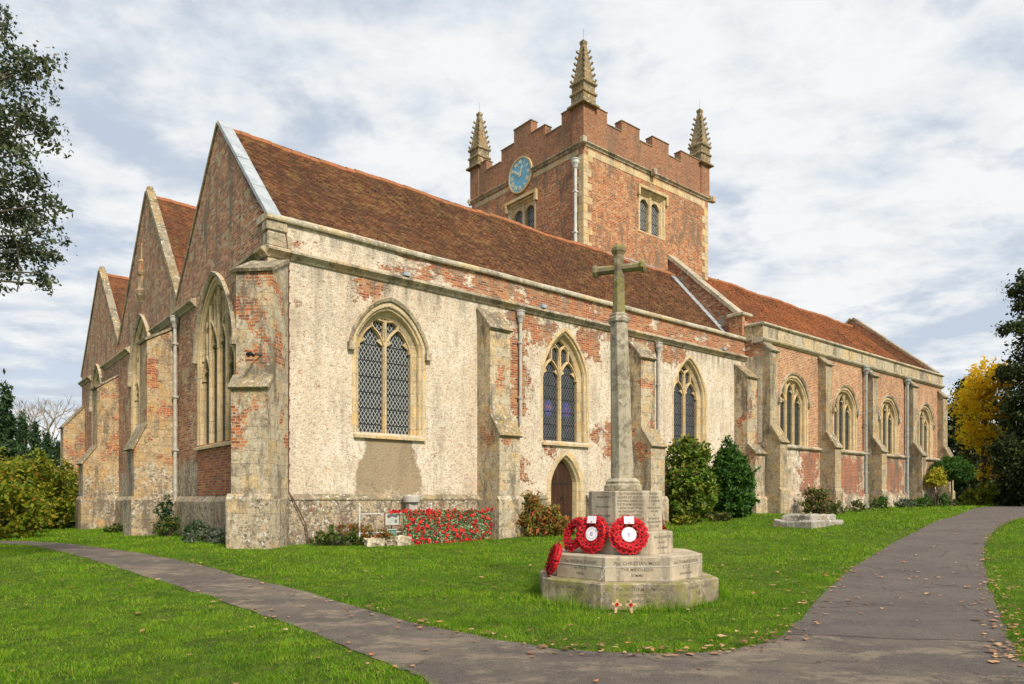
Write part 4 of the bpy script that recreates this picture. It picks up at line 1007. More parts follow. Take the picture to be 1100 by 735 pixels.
def hand(name, deg, L, w):
    bm = bmesh.new(); pts = [(-w*.5, -.12), (w*.5, -.12), (w*.8, L*.35), (w*.3, L*.5), (w*.9, L*.68), (0, L), (-w*.9, L*.68), (-w*.3, L*.5), (-w*.8, L*.35)]
    poly_extrude(bm, pts, lambda p, q, d: (p, q, d), .075, .09); bm.transform(clockM()@Matrix.Rotation(R(-deg), 4, 'Z')); CP(name, bm, M['gold'], clock)
hand('minute_hand', 304, .62, .06); hand('hour_hand', 24, .46, .075)

# --- drainpipes, cable, lamp
def pipe(name, x, y, z0, z1, mat, r_=.055, out=(0, -1), shoe=True):
    bm = bmesh.new(); pts = [(x, y, z1), (x, y, z0+.25), (x, y, z0+.12), (x+out[0]*.15, y+out[1]*.15, z0)] if shoe else [(x, y, z1), (x, y, z0)]
    tube(bm, pts, r_, 10); p = CP(name, bm, mat, smooth=False)
    cl = bmesh.new(); z = z0+.8
    while z < z1-.3: tube(cl, [(x, y, z), (x, y, z+.09)], r_+.022, 10); box(cl, x-.09, x+.09, y-.02*abs(out[1])-.09*abs(out[0]), y+.02*abs(out[1])+.09*abs(out[0]), z+.02, z+.07); z += 1.83
    CP('pipe_collar', cl, mat, p)
    hp = bmesh.new(); lathe(hp, [(r_*1.3, z1-.12), (r_*1.8, z1), (r_*2.6, z1+.10), (r_*2.6, z1+.22), (r_*2.9, z1+.24), (r_*2.9, z1+.28)], 12, (x, y)); CP('hopper_head', hp, mat, p)
pipe('drainpipe', 8.42, -.10, 4.05, 7.5, M['pipe'], .055, (0, -1), False); pipe('drainpipe', 15.65, -.10, 3.4, 7.45, M['pipe'], .055, (0, -1), False)
pipe('drainpipe', -.12, 8.25, .55, 7.55, M['pipe'], .06, (-1, 0))
pipe('drainpipe', 32.05, -1.02, 1.0, 8.3, M['pipeg'], .075, (0, -1)); pipe('drainpipe', 37.5, -1.02, 1.0, 8.3, M['pipeg'], .075, (0, -1))
pipe('drainpipe', TS0-.13, 4.68, 12.7, 16.55, M['white'], .07, (-1, 0), False)
bm = bmesh.new(); tube(bm, [(.42, -.03, 8.72), (.52, -.03, 8.0), (.52, -.23, 7.9), (.52, -.05, 7.6), (.53, -.05, 5), (.52, -.05, 1.75), (.55, -.22, 1.6), (.9, -.25, .9), (1.0, -.3, .2)], .017, 6)
for i in range(14): z = 2+i*.42; box(bm, .49, .56, -.075, -.02, z, z+.05)
CP('lightning_conductor', bm, M['cable'])
bm = bmesh.new(); tube(bm, [(-.62, -.72, 5.02), (-.75, -.85, 5.05), (-.85, -1.0, 4.98)], [.03, .05, .06], 8); tube(bm, [(-.62, -.72, 5.05), (-.3, -.66, 5.08), (.2, -.35, 4.98), (.5, -.04, 4.9)], .015, 5); CP('floodlight', bm, M['iron'])
# overflow boxes in the string course
bm = bmesh.new()
for s in (3.9, 9.3, 20.0): box(bm, s, s+.22, -.215, -.01, 8.03, 8.14)
CP('overflow_outlet', bm, M['lead'])

# --- door
bm = bmesh.new(); uc = 10.62
O = lambda k: outline(uc, .93-k, .12, 2.0, 3.3-k*1.1)
loft(bm, [(O(0), .03), (O(0), -.007), (O(.2), -.009), (O(.25), .06), (O(.30), .10), (O(.35), .26), (O(.35), .5)], MS(0)); df = CP('door_surround', bm, M['stone'])
bm = bmesh.new(); k = 5; a = .575
for i in range(k):
    x0 = uc-a+2*a*i/k; x1 = uc-a+2*a*(i+1)/k-.01
    tops = [(x0+(x1-x0)*j/4, arch_z(x0+(x1-x0)*j/4, uc, a+.01, 2.0, 2.92)) for j in range(5)]
    poly_extrude(bm, [(x0, .4)]+tops+[(x1, .4)], lambda p, q, d: (p, d, q), .27, .33)
dr = CP('door', bm, M['oak'])
bm = bmesh.new()
for z in (.95, 2.05): box(bm, uc-a+.03, uc+a-.03, .262, .27, z, z+.05)
CP('strap_hinge', bm, M['iron'], dr)
bm = bmesh.new()
for j in range(12): an = 2*math.pi*j/12; an2 = an+2*math.pi/12; tube(bm, [(uc+.05+.06*math.cos(an), .25, 1.55+.06*math.sin(an)), (uc+.05+.06*math.cos(an2), .25, 1.55+.06*math.sin(an2))], .009, 5)
CP('ring_handle', bm, M['iron'], dr)
bm = bmesh.new(); box(bm, 9.9, 11.35, -.45, .3, .1, .47, .03); CP('doorstep', bm, M['butt'])
# stone niche on the middle gable
bm = bmesh.new(); n0 = 13.55
lathe(bm, [(.03, 11.85), (.05, 11.2), (.16, 11.1), (.12, 11.0), (.13, 10.7), (.2, 10.66), (.17, 10.55), (.13, 10.5), (.15, 10.0), (.26, 9.9), (.2, 9.7), (.06, 9.45)][::-1], 8, (-.03, n0)); CP('gable_niche', bm, M['buttw'])
# ------------------------------------------------------------------ foliage helpers
def leaf_mesh(name, pts, size, mat, parent, seed, elong=1.7, upright=0.0, loc=None, droop=0.0):
    r = rnd(seed); n = len(pts); d_ = r.normal(size=(n, 3)); d_[:, 2] = d_[:, 2]*(1-.3*upright)+upright*1.2-droop; d_ /= np.linalg.norm(d_, axis=1)[:, None]
    e = np.cross(d_, r.normal(size=(n, 3))); e /= np.linalg.norm(e, axis=1)[:, None]; nn = np.cross(d_, e)
    s = size*(.5+1.2*r.random(n)**1.6)[:, None]; a = d_*s*elong/2; b = e*s/2
    vs = np.stack([pts-a, pts+b*.9+nn*s*.12, pts+a, pts-b*.9+nn*s*.12], 1).reshape(-1, 3)
    return np_mesh(name, vs, n, 4, mat, parent)
def clumps(seed, blobs, per_m2, leaves, sigma, inner=.55, flat=.8):
    """blobs: (cx,cy,cz,rx,ry,rz); clump centres on the shell, leaves gaussian about each"""
    r = rnd(seed); C_ = []
    for cx, cy, cz, rx, ry, rz in blobs:
        area = 4*math.pi*((rx*ry+ry*rz+rx*rz)/3); k = max(3, int(area*per_m2))
        d_ = r.normal(size=(k, 3)); d_ /= np.linalg.norm(d_, axis=1)[:, None]
        rad = r.uniform(inner, 1.03, k)[:, None]
        C_.append(np.array([cx, cy, cz])+d_*rad*np.array([rx, ry, rz]))
    C_ = np.concatenate(C_); k = len(C_)
    sg = sigma*r.uniform(.6, 1.4, k)
    P_ = np.repeat(C_, leaves, 0)+r.normal(size=(k*leaves, 3))*np.repeat(sg, leaves)[:, None]*np.array([1, 1, flat])
    return P_, C_
def limbs(bm, base, tips, r0, seed, sag=.15):
    rr = random.Random(seed); base = Vector(base)
    for t in tips:
        t = Vector(t); mid = base.lerp(t, .5)+Vector((rr.uniform(-.2, .2), rr.uniform(-.2, .2), rr.uniform(0, 1)*sag*(t-base).length))
        tube(bm, [base, base.lerp(mid, .5), mid, mid.lerp(t, .55), t], [r0, r0*.75, r0*.5, r0*.32, r0*.12], 6)
LF = {
 'holm': mk_leaf('evergreen_oak_leaves', [(0, (.03, .042, .022)), (.4, (.07, .10, .045)), (.75, (.13, .165, .075)), (1, (.24, .22, .13))], .5, .35, 1.5, .3),
 'yew': mk_leaf('yew_needles', [(0, (.014, .026, .008)), (.5, (.030, .050, .012)), (.85, (.062, .088, .02)), (1, (.11, .12, .025))], .6, .15, .8),
 'yellow': mk_leaf('autumn_yellow_leaves', [(0, (.74, .44, .010)), (.4, (.90, .60, .012)), (.8, (.95, .72, .04)), (1, (.45, .38, .04))], .6, .5, .6, .0),
 'conifer': mk_leaf('conifer_sprays', [(0, (.018, .045, .018)), (.5, (.038, .085, .032)), (1, (.08, .14, .045))], .6, .2, .9),
 'hedge': mk_leaf('yellow_green_leaves', [(0, (.06, .11, .010)), (.35, (.15, .21, .014)), (.7, (.28, .32, .02)), (.9, (.45, .36, .03)), (1, (.36, .18, .03))], .6, .3, .9, .4),
 'russet': mk_leaf('russet_leaves', [(0, (.05, .075, .015)), (.35, (.10, .13, .03)), (.6, (.12, .15, .02)), (.85, (.26, .17, .06)), (1, (.26, .06, .02))], .6, .2, 1.0),
 'rose': mk_leaf('rose_leaves', [(0, (.04, .09, .012)), (.4, (.10, .18, .018)), (.75, (.19, .27, .025)), (1, (.38, .32, .05))], .5, .25, 1.6, .4),
 'green': mk_leaf('bright_yew_sprays', [(0, (.02, .075, .010)), (.5, (.05, .14, .018)), (1, (.11, .22, .03))], .55, .25, 1.8, .4),
 'fiery': mk_leaf('berberis_leaves', [(0, (.09, .13, .02)), (.35, (.20, .22, .04)), (.6, (.36, .15, .03)), (.85, (.42, .07, .03)), (1, (.30, .26, .05))], .6, .25, 2.0, .4),
 'grey': mk_leaf('grey_green_leaves', [(0, (.06, .085, .05)), (.5, (.12, .155, .10)), (1, (.20, .23, .16))], .7, .2, 2.0, .4),
 'gold': mk_leaf('golden_shrub_leaves', [(0, (.22, .24, .015)), (.5, (.48, .44, .03)), (1, (.62, .52, .06))], .6, .3, 2.0, .3),
 'pink': mk_leaf('pink_blooms', [(0, (.45, .07, .08)), (.5, (.60, .16, .17)), (1, (.50, .03, .04))], .6, .3, 2.0, .0),
 'weed': mk_leaf('weed_leaves', [(0, (.03, .07, .01)), (.5, (.08, .14, .02)), (.85, (.16, .19, .04)), (1, (.2, .06, .03))], .6, .25, 3.0, .4),
}
def bush(name, label, cat, x, y, blobs, leafmat, size, per, leaves, sigma, seed, group=None, elong=1.7, upright=0.0, inner=.5, trunk_r=.04, extra=None):
    z = gz(x, y); t = thing(name, label, cat, (x, y, z), 0, group)
    P_, C_ = clumps(seed, blobs, per*.82, leaves, sigma, inner)
    rj = rnd(seed+9); big = max(b[3] for b in blobs)
    # shoots that break the outline
    ks = int(10+14*big); tips_ = C_[rj.choice(len(C_), ks)]; ctr = np.array([np.mean([b[0] for b in blobs]), np.mean([b[1] for b in blobs]), np.mean([b[2] for b in blobs])*.6])
    dv = tips_-ctr; dv /= np.linalg.norm(dv, axis=1)[:, None]; dv[:, 2] += .35; shoots = [(tips_[k], tips_[k]+dv[k]*rj.uniform(.12, .38)*min(1.0, big)) for k in range(ks)]
    SP_ = np.concatenate([a+(b-a)*rj.random((16, 1))+rj.normal(0, sigma*.28, (16, 3)) for a, b in shoots]); P_ = np.concatenate([P_, SP_])
    P_ = P_[P_[:, 2] > .0]
    leaf_mesh('foliage', P_, size, leafmat, t, seed, elong, upright)
    bm = bmesh.new(); rr = rnd(seed+5); tips = C_[rr.choice(len(C_), min(14, len(C_)), replace=False)]
    limbs(bm, (0, 0, -.08), tips, trunk_r, seed)
    for a, b in shoots: tube(bm, [a, b], [.008, .004], 4, False)
    obj('stems', bm, M['bark'], t)
    if extra: extra(t, P_)
    return t
def tree(name, label, x, y, trunk_h, trunk_r, blobs, leafmat, size, per, leaves, sigma, seed, group=None, inner=.45, upright=0.0, nl=26, flat=.8, cat='tree', elong=1.7, minz=.2):
    z = gz(x, y); t = thing(name, label, cat, (x, y, z), 0, group)
    P_, C_ = clumps(seed, blobs, per, leaves, sigma, inner, flat); P_ = P_[P_[:, 2] > minz]
    leaf_mesh('crown', P_, size, leafmat, t, seed, elong, upright)
    bm = bmesh.new(); rr = rnd(seed+5)
    tube(bm, [(0, 0, -.2), (0, 0, trunk_h*.15), (.08, .05, trunk_h*.5), (.0, .1, trunk_h)], [trunk_r*1.4, trunk_r, trunk_r*.8, trunk_r*.35], 10)
    tips = C_[rr.choice(len(C_), min(nl, len(C_)), replace=False)]
    for i, tp in enumerate(tips): limbs(bm, (.04, .04, trunk_h*rr.uniform(.25, .95)), [tp], trunk_r*.3, seed+i, .1)
    obj('trunk', bm, M['bark'], t); return t
# -- tree over the left edge
def edge_tree():
    x, y = -13.2, 12.2; t = thing('evergreen_oak', 'dark evergreen oak whose leafy branches hang in from the left edge of the picture', 'tree', (x, y, gz(x, y)))
    Y = 12.0; vis = [(8, 40, .22), (2, 90, .45), (30, 88, .5), (48, 72, .28), (22, 128, .55), (38, 150, .42), (8, 160, .5), (30, 172, .15), (14, 200, .5), (34, 205, .42), (10, 240, .65), (42, 235, .42), (60, 224, .18), (50, 258, .35), (30, 272, .5), (58, 278, .25), (8, 290, .5), (42, 300, .22), (0, 20, .3), (-15, 130, .7), (-20, 220, .8), (-20, 290, .6), (48, 312, .08), (22, 75, .18)]
    rr = rnd(77); Cn = []; blobs = []
    for px, py, rad in vis:
        yy = Y+rr.uniform(-1.0, 1.0); wx = (px-550)/755*yy; wz = 1.6+(534-py)/755*yy; blobs.append((wx-x, yy-y, wz, rad*.85, rad*1.1, rad*.8)); Cn.append((wx-x, yy-y, wz))
    for i in range(26):
        a = rr.uniform(0, 2*math.pi); rd = rr.uniform(1.0, 3.4); cx = math.cos(a)*rd-.6; blobs.append((min(cx, 2.3), math.sin(a)*rd, rr.uniform(4.5, 11.5), .9, .9, .8))
    P_, C_ = clumps(78, blobs, 7, 38, .085, .1)
    leaf_mesh('crown', P_, .045, LF['holm'], t, 79, 1.5)
    bm = bmesh.new(); tube(bm, [(0, 0, -.2), (0, 0, .8), (.15, 0, 4), (.1, .1, 8), (0, 0, 11)], [.5, .36, .3, .2, .08], 12)
    for i, tp in enumerate(Cn): limbs(bm, (.12, .05, 3+tp[2]*.45), [tp], .07, 300+i, .08)
    for tp in C_[rr.choice(len(C_), 60, replace=False)]: limbs(bm, (.12, .05, min(9, max(3, tp[2]*.8))), [tp], .03, 7, .05)
    tube(bm, [(-8.6-x, 12-y, 7.0-.8), (-8.45-x, 12-y, 6.6-.8), (-8.4-x, 12-y, 6.2-.9), (-8.45-x, 12-y, 5.9-.9)], .012, 5)
    obj('trunk', bm, M['bark'], t)
edge_tree()
# -- right-hand trees
def PX(px, Y): return (px-550)/755*Y
def HZ(py, Y): return 1.6+(534-py)/755*Y
tree('yew_tree', 'very large dark evergreen at the right edge, its tip above the yellow tree', PX(1128, 44), 44, 13, .5,
     [(0.2, 0, 3.0, 3.2, 3.0, 2.9), (0, 0, 6.2, 2.9, 2.8, 2.4), (.3, 0, 8.7, 2.4, 2.4, 2.0), (-.2, 0, 11.0, 1.8, 1.8, 1.6), (-1.6, 0, 12.4, .7, .7, .4), (-1.5, 0, 13.6, .8, .8, 1.2), (-2.6, -.5, 11.0, .9, .9, .3), (-2.6, 0, 8.4, 1.0, 1.0, .4), (-2.9, -.3, 3.2, 1.2, 1.2, 1.2), (3, 1, 4, 4, 3, 4), (3, 0, 10, 2.5, 2.5, 4)], LF['yew'], .13, 3.4, 34, .24, 101, 'trees beyond the east end')
tree('maple_tree', 'tall tree in bright yellow autumn leaf between the church and the dark evergreen', PX(1056, 49), 49, 8.6, .2,
     [(.2, 0, 8.6, 1.5, 1.5, 1.7), (-.3, 0, 7.0, 1.8, 1.6, 1.6), (1.4, 0, 8.9, 1.1, 1.1, 1.1), (-.5, 0, 5.2, 1.4, 1.3, 1.2), (.6, 0, 4.0, 1.1, 1.1, .8), (.6, 0, 2.4, 1.0, 1.0, .6), (1.5, 0, 6.5, 1.2, 1.1, 1.2)], LF['yellow'], .15, 2.6, 20, .24, 111, 'trees beyond the east end', inner=.3, nl=46)
tree('holly_tree', 'dark narrow ivy covered tree just right of the chancel corner', PX(1032, 56), 56, 9, .3,
     [(0, 0, 1.9, 2.0, 2.0, 2.1), (-.1, 0, 4.6, 1.7, 1.7, 2.0), (.2, 0, 7.0, 1.4, 1.4, 1.7), (.9, 0, 9.3, 1.2, 1.2, 1.1)], LF['yew'], .16, 2.8, 32, .26, 121, 'trees beyond the east end')
tree('holly_tree', 'low spreading dark evergreen filling the gap beneath the yellow tree', PX(1078, 58), 58, 6, .3,
     [(0, 0, 1.8, 3.6, 2.6, 2.0), (-.2, 0, 4.6, 2.8, 2.2, 2.0), (-2.6, 0, 1.6, 2.2, 1.8, 1.7), (3, 0, 2.2, 3, 2.5, 2.4), (5.5, 0, 2.2, 3, 2.5, 2.4)], LF['yew'], .17, 3.0, 34, .28, 131, 'trees beyond the east end', minz=.03)
for i, (px, Y, w_, h_, mt_, lab_) in enumerate([(1052, 46, 1.1, 1.5, 'hedge', 'low yellow-green bush at the foot of the yellow tree'), (1042, 49, 1.0, 1.2, 'yew', 'low dark bush between the church end and the yellow tree'), (1084, 46, 1.4, 1.3, 'yew', 'low dark bush beside the bend of the path')]):
    bl_ = [(0, 0, h_*.4, w_, w_*.7, h_*.5), (w_*.3, 0, h_*.75, w_*.6, w_*.5, h_*.35)]; z_ = gz(PX(px, Y), Y); t_ = thing('shrub', lab_, 'shrub', (PX(px, Y), Y, z_), 0, 'bushes beyond the east end')
    P2_, C2_ = clumps(135+i, bl_, 6, 20, .13, .4); leaf_mesh('foliage', P2_[P2_[:, 2] > 0], .12, LF[mt_], t_, 136+i, 1.8)
    bm = bmesh.new(); limbs(bm, (0, 0, -.1), C2_[:8], .04, i); obj('stems', bm, M['bark'], t_)
for i, (px, Y, h) in enumerate([(1160, 60, 12), (1215, 55, 13), (1290, 60, 12)]):
    tree('yew_tree', 'dark evergreen standing beyond the right edge of the view', PX(px, Y), Y, h*.8, .35, [(0, 0, 3, 3.4, 3.4, 3), (0, 0, 6.5, 3, 3, 2.6), (0, 0, h-3, 2.0, 2.0, 2.4)], LF['yew'], .22, 1.4, 22, .3, 141+i, 'trees beyond the east end')
# -- left-hand conifers and shrubs
for i, (px, Y, top, w, lab) in enumerate([(6, 40, 424, 1.25, 'tallest dark conifer at the left edge of the churchyard'), (-22, 42, 400, 1.6, 'broad conifer mostly cut off by the left edge'), (24, 50, 452, 1.0, 'pointed dark conifer right of the tallest one, behind the yellow-green shrubs'),
                                      (38, 55, 462, .9, 'small slim conifer in the middle of the left-hand row'), (50, 58, 470, .95, 'slim conifer below the bare tree'), (62, 56, 478, 1.0, 'last dark conifer before the church wall on the left'), (78, 60, 470, 1.1, 'conifer partly hidden behind the church corner')]):
    h = HZ(top, Y)
    bl = [(0, 0, h*f, w*(1.02-f)+.12, w*(1.02-f)+.12, h*.14) for f in (.12, .25, .4, .55, .7, .84, .95)]
    tree('conifer', lab, PX(px, Y), Y, h*.95, .18, bl, LF['conifer'], .11, 9, 24, .13, 151+i, 'conifers on the left', inner=.5, upright=.8, nl=10, flat=1.4, minz=.1, elong=2.4)
shr = [(8, 31, 490, 2.2, 'hedge', 'tall yellow-green shrub at the left edge in front of the conifers'), (34, 32, 486, 1.8, 'hedge', 'large yellow-green shrub left of the church corner'), (56, 36, 500, 1.6, 'hedge', 'yellowing shrub touching the church corner'),
       (20, 27.6, 520, 1.2, 'hedge', 'low yellow-green shrub beside the end of the path'), (-4, 23.6, 514, 1.35, 'hedge', 'broad low yellow-green shrub nearest the camera at the left edge of the lawn'), (68, 35, 548, .8, 'green', 'small rounded green shrub against the church corner'), (-30, 33, 480, 2.6, 'hedge', 'broad yellow-green shrub outside the left edge')]
for i, (px, Y, top, w, mt, lab) in enumerate(shr):
    h = HZ(top, Y)-.0; x = PX(px, Y)
    bush('shrub', lab, 'shrub', x, Y, [(0, 0, h*.3, w, w, h*.34), (w*.2, 0, h*.62, w*.78, w*.8, h*.34), (-w*.45, .1, h*.45, w*.5, w*.5, h*.3)], LF[mt], .10, 6, 22, .14, 171+i, 'shrubs at the left edge of the churchyard', trunk_r=.05)
def bare_tree():
    x, y = PX(54, 75), 75.0; t = thing('bare_tree', 'leafless tree with fine spreading twigs above the left conifers', 'tree', (x, y, gz(x, y)))
    bm = bmesh.new(); rr = random.Random(5)
    def grow(p, d_, L, r_, k):
        q = p+d_*L; tube(bm, [p, p.lerp(q, .5)+Vector((rr.uniform(-.05, .05), 0, .05))*L, q], [r_, r_*.8, r_*.6], 5, False)
        if k == 0: return
        for j in range(3 if k > 1 else 4):
            e = (d_+Vector((rr.uniform(-.75, .75), rr.uniform(-.75, .75), rr.uniform(-.15, .4)))).normalized(); grow(q, e, L*rr.uniform(.6, .8), r_*.58, k-1)
    grow(Vector((0, 0, -.2)), Vector((0, 0, 1)), 3.6, .22, 0)
    for j in range(6): grow(Vector((0, 0, 3.3)), Vector((math.cos(j*1.05)*.55, math.sin(j*1.05)*.55, .8)).normalized(), 2.0, .11, 4)
    obj('trunk', bm, mk_simple('pale_bark', (.28, .24, .21), (.36, .31, .28), 4, .9), t); t.scale = (1.6, 1.6, 1.42)
bare_tree()
# -- shrubs against the walls
def at(s, t): return L2W(s, t)
def flowers(mat, size, k, seed, name='flowers'):
    def f(t, P_):
        r = rnd(seed); zt = P_[:, 2]; c = P_[r.choice(len(P_), k, replace=False)]; c = c[c[:, 2] > .5]
        P2 = np.repeat(c, 5, 0)+r.normal(size=(len(c)*5, 3))*.03; leaf_mesh(name, P2, size, mat, t, seed+1, 1.1)
    return f
x, y = at(16.0, -1.25)
bush('rose_bush', 'large bushy rose with small pink and red blooms against the church wall', 'shrub', x, y, [(0, 0, .85, .95, .9, .85), (-.1, 0, 1.8, .9, .85, .9), (.25, 0, 2.5, .55, .55, .6), (-.35, 0, 2.7, .45, .4, .5), (.6, .1, 1.3, .5, .5, .8), (0, 0, 3.1, .2, .2, .3)], LF['rose'], .085, 20, 22, .10, 201, extra=flowers(LF['pink'], .06, 70, 203), trunk_r=.05)
x, y = at(18.6, -1.45)
bush('yew_bush', 'dense conical green yew bush between the rose and the buttress', 'shrub', x, y, [(0, 0, .75, .98, .95, .8), (0, 0, 1.6, .92, .9, .8), (-.05, 0, 2.25, .62, .6, .5), (-.1, 0, 2.65, .33, .33, .42), (-.12, 0, 3.0, .10, .10, .22)], LF['green'], .07, 26, 28, .085, 205, elong=2.4, inner=.6)
x, y = at(8.0, -1.35)
bush('berberis_bush', 'low spreading bush with green and fiery red leaves left of the arched door', 'shrub', x, y, [(0, 0, .25, 1.25, .55, .35), (-.1, 0, .62, .75, .5, .4), (-.25, .1, 1.0, .35, .3, .35), (.8, 0, .25, .7, .4, .25), (.25, 0, .7, .5, .4, .3)], LF['fiery'], .05, 22, 24, .09, 207, elong=3.0, upright=.5)
x, y = at(12.3, -1.0)
bush('shrub', 'small yellow-green plant just behind the memorial, right of the door', 'shrub', x, y, [(0, 0, .45, .35, .3, .5), (.0, 0, .9, .2, .2, .3)], LF['hedge'], .055, 26, 20, .07, 209, 'small plants along the foot of the walls')
x, y = at(24.6, -2.2)
bush('shrub', 'dark olive and red shrub under the first chancel window', 'shrub', x, y, [(0, 0, .45, .85, .5, .42), (-.2, 0, .9, .6, .45, .32)], LF['russet'], .06, 18, 22, .10, 211, elong=2.2, upright=.3)
def topiary():
    x, y = at(40.6, -2.3); t = thing('topiary_tree', 'small clipped tree with a dark round green head by the last chancel window', 'shrub', (x, y, gz(x, y)))
    P_, C_ = clumps(221, [(0, 0, 2.3, 1.0, .9, .72), (.5, 0, 2.1, .8, .7, .5), (-.5, .1, 2.25, .6, .6, .45)], 20, 26, .09, .65); leaf_mesh('crown', P_, .07, LF['green'], t, 222, 1.8)
    bm = bmesh.new(); tube(bm, [(0, 0, -.1), (.03, 0, 1.0), (0, 0, 2.0)], [.07, .05, .04], 8); limbs(bm, (0, 0, 2.1), C_[:14], .03, 3); obj('trunk', bm, M['bark'], t)
topiary()
x, y = at(38.2, -2.3)
bush('golden_shrub', 'bright golden yellow shrub left of the clipped round tree', 'shrub', x, y, [(0, 0, 1.6, .55, .5, .45), (.1, 0, 1.9, .4, .4, .35)], LF['gold'], .07, 24, 22, .08, 225)
# low plants along the walls
lowp = [(1.3, -.55, .35, .45, 'weed', 'tuft of green weeds at the foot of the lightning conductor'), (2.0, -.75, .3, .35, 'weed', 'patch of low weeds left of the white railing'), (1.6, -.45, .22, .3, 'grey', 'small grey-green plant beside the corner buttress'),
        (13.2, -1.7, .3, .35, 'hedge', 'low yellow-green plant in front of the wall behind the memorial'), (14.8, -1.9, .3, .6, 'hedge', 'yellowish ground plants left of the rose bush foot'), (17.0, -2.0, .25, .5, 'russet', 'brown low growth between the rose and the yew bush'),
        (26.4, -2.0, .45, .5, 'weed', 'green weeds by the second chancel buttress'), (28.9, -1.9, .5, .45, 'weed', 'thin green plant under the second chancel window'), (31.6, -1.9, .55, .6, 'green', 'green plants at the foot of the left grey drainpipe'),
        (34.5, -2.0, .4, .6, 'grey', 'grey-green mound under the third chancel window'), (36.4, -2.1, .55, .7, 'green', 'mound of green leaves left of the right grey drainpipe'), (39.2, -2.2, .7, .6, 'green', 'green plants below the golden shrub'), (41.8, -1.9, .4, .5, 'weed', 'low weeds at the foot of the chancel end buttress'),
        (-.95, 2.3, .45, .5, 'grey', 'silvery grey lavender mound at the foot of the west wall'), (-.8, 3.6, .5, .45, 'conifer', 'dark green plant under the first west window'), (-.7, 1.3, .3, .35, 'grey', 'smaller grey mound beside the corner buttress on the west side'),
        (-.8, 6.5, .6, .4, 'weed', 'leafy climber remains by the white west drainpipe'), (-.6, 7.6, 1.3, .35, 'conifer', 'dark ivy climbing beside the west drainpipe'), (-1.1, 12.6, .3, .5, 'weed', 'weeds at the foot of the second west bay'), (-.6, 20.5, .4, .5, 'weed', 'weeds at the foot of the third west bay')]
for i, (s, t, h, w, mt, lab) in enumerate(lowp):
    x, y = at(s, t)
    bush('low_plant', lab, 'plant', x, y, [(0, 0, h*.4, w, w*.55, h*.5), (w*.2, 0, h*.8, w*.5, w*.4, h*.35)], LF[mt], .05, 26, 16, .06, 240+i, 'small plants along the foot of the walls', upright=.5, trunk_r=.015, elong=2.2)

# ------------------------------------------------------------------ war memorial
MX, MY = 1.70, 10.6; mz = .08
def mk_mem(name, moss=0.0, c1=(.54, .455, .33), c2=(.37, .31, .23)):
    m, n = new_mat(name); tc = n.n('ShaderNodeTexCoord'); P = tc.outputs['Object']
    c = n.mix(n.step(n.noise(P, 2.2, 6, .7), .35, .65), c1, c2)
    st = n.noise(n.scale(P, (5, 5, .7)), 1.0, 5, .65)
    c = n.mix(n.m('MULTIPLY', n.step(st, .47, .60), .55), c, (.15, .125, .095))
    c = n.mix(n.m('MULTIPLY', n.step(n.noise(P, 9, 5, .8), .55, .62), .5), c, (.55, .51, .41))
    c = n.mix(n.m('MULTIPLY', n.step(n.noise(P, 60, 3, .7), .58, .66), .35), c, (.12, .10, .08))
    if moss:
        c = n.mix(n.m('MULTIPLY', n.step(n.noise(P, 3.3, 5, .75), .44, .58), moss), c, (.23, .215, .05))
        c = n.mix(n.m('MULTIPLY', n.step(n.noise(P, 4.6, 6, .8), .50, .58), .65), c, (.11, .09, .065))
    finish(n, c, .88, n.noise(P, 45, 5, .75), .5, .01); return m
M['mem'] = mk_mem('memorial_stone'); M['mem0'] = mk_mem('mossy_memorial_stone', .8, (.44, .365, .24), (.25, .205, .14)); M['memc'] = mk_mem('memorial_cross_stone', .25, (.48, .42, .32), (.35, .305, .23))
M['letter'] = mk_simple('dark_lettering', (.10, .088, .068), (.24, .205, .155), 45, .9)
mem = thing('war_memorial', 'tall stone war memorial cross on an inscribed octagonal stepped base on the lawn', 'war memorial', (MX, MY, 0), 0.0)
def octa(name, W, z0, z1, mat, bev=.012):
    r_ = W/2/math.cos(math.pi/8); bm = bmesh.new(); b = bev
    lathe(bm, [(r_-b*.3, z0), (r_, z0+.01), (r_, z1-b), (r_-b*1.2, z1)], 8, (0, 0), math.pi/8); return obj(name, bm, mat, mem)
octa('base_step', 2.52, -.15, .45, M['mem0'], .02); octa('base_step', 2.10, .45, .785, M['mem'], .015); octa('base_step', 1.32, .785, 1.10, M['mem']); octa('inscribed_die', 1.04, 1.10, 1.69, M['mem'])
bm = bmesh.new(); c8 = 1/math.cos(math.pi/8)
lathe(bm, [(.245*c8, 1.69), (.265*c8, 1.70), (.265*c8, 1.77), (.235*c8, 1.80), (.245*c8, 1.83), (.225*c8, 1.85), (.20*c8, 1.88)], 8, (-.03, 0), math.pi/8); obj('shaft_base', bm, M['memc'], mem)
bm = bmesh.new()
def shaftp(z): return -.035-.075*(z-1.87)/3.3
rings = []
for r_, z in ((.165, 1.86), (.163, 1.95), (.15, 2.4), (.125, 4.18), (.122, 4.22)):
    rings.append([bm.verts.new((shaftp(z)+r_*c8*math.cos(math.pi/8+k*math.pi/4), r_*c8*math.sin(math.pi/8+k*math.pi/4), z)) for k in range(8)])
for r0, r1 in zip(rings, rings[1:]):
    for k in range(8): bm.faces.new((r0[k], r0[(k+1) % 8], r1[(k+1) % 8], r1[k]))
bm.faces.new(rings[0][::-1]); bm.faces.new(rings[-1]); obj('shaft', bm, M['memc'], mem)
hx = shaftp(4.3)
bm = bmesh.new(); lathe(bm, [(.12*c8, 4.20), (.145*c8, 4.23), (.15*c8, 4.28), (.13*c8, 4.31), (.135*c8, 4.335), (.105*c8, 4.36)], 8, (hx, 0), math.pi/8); obj('collar', bm, M['memc'], mem)
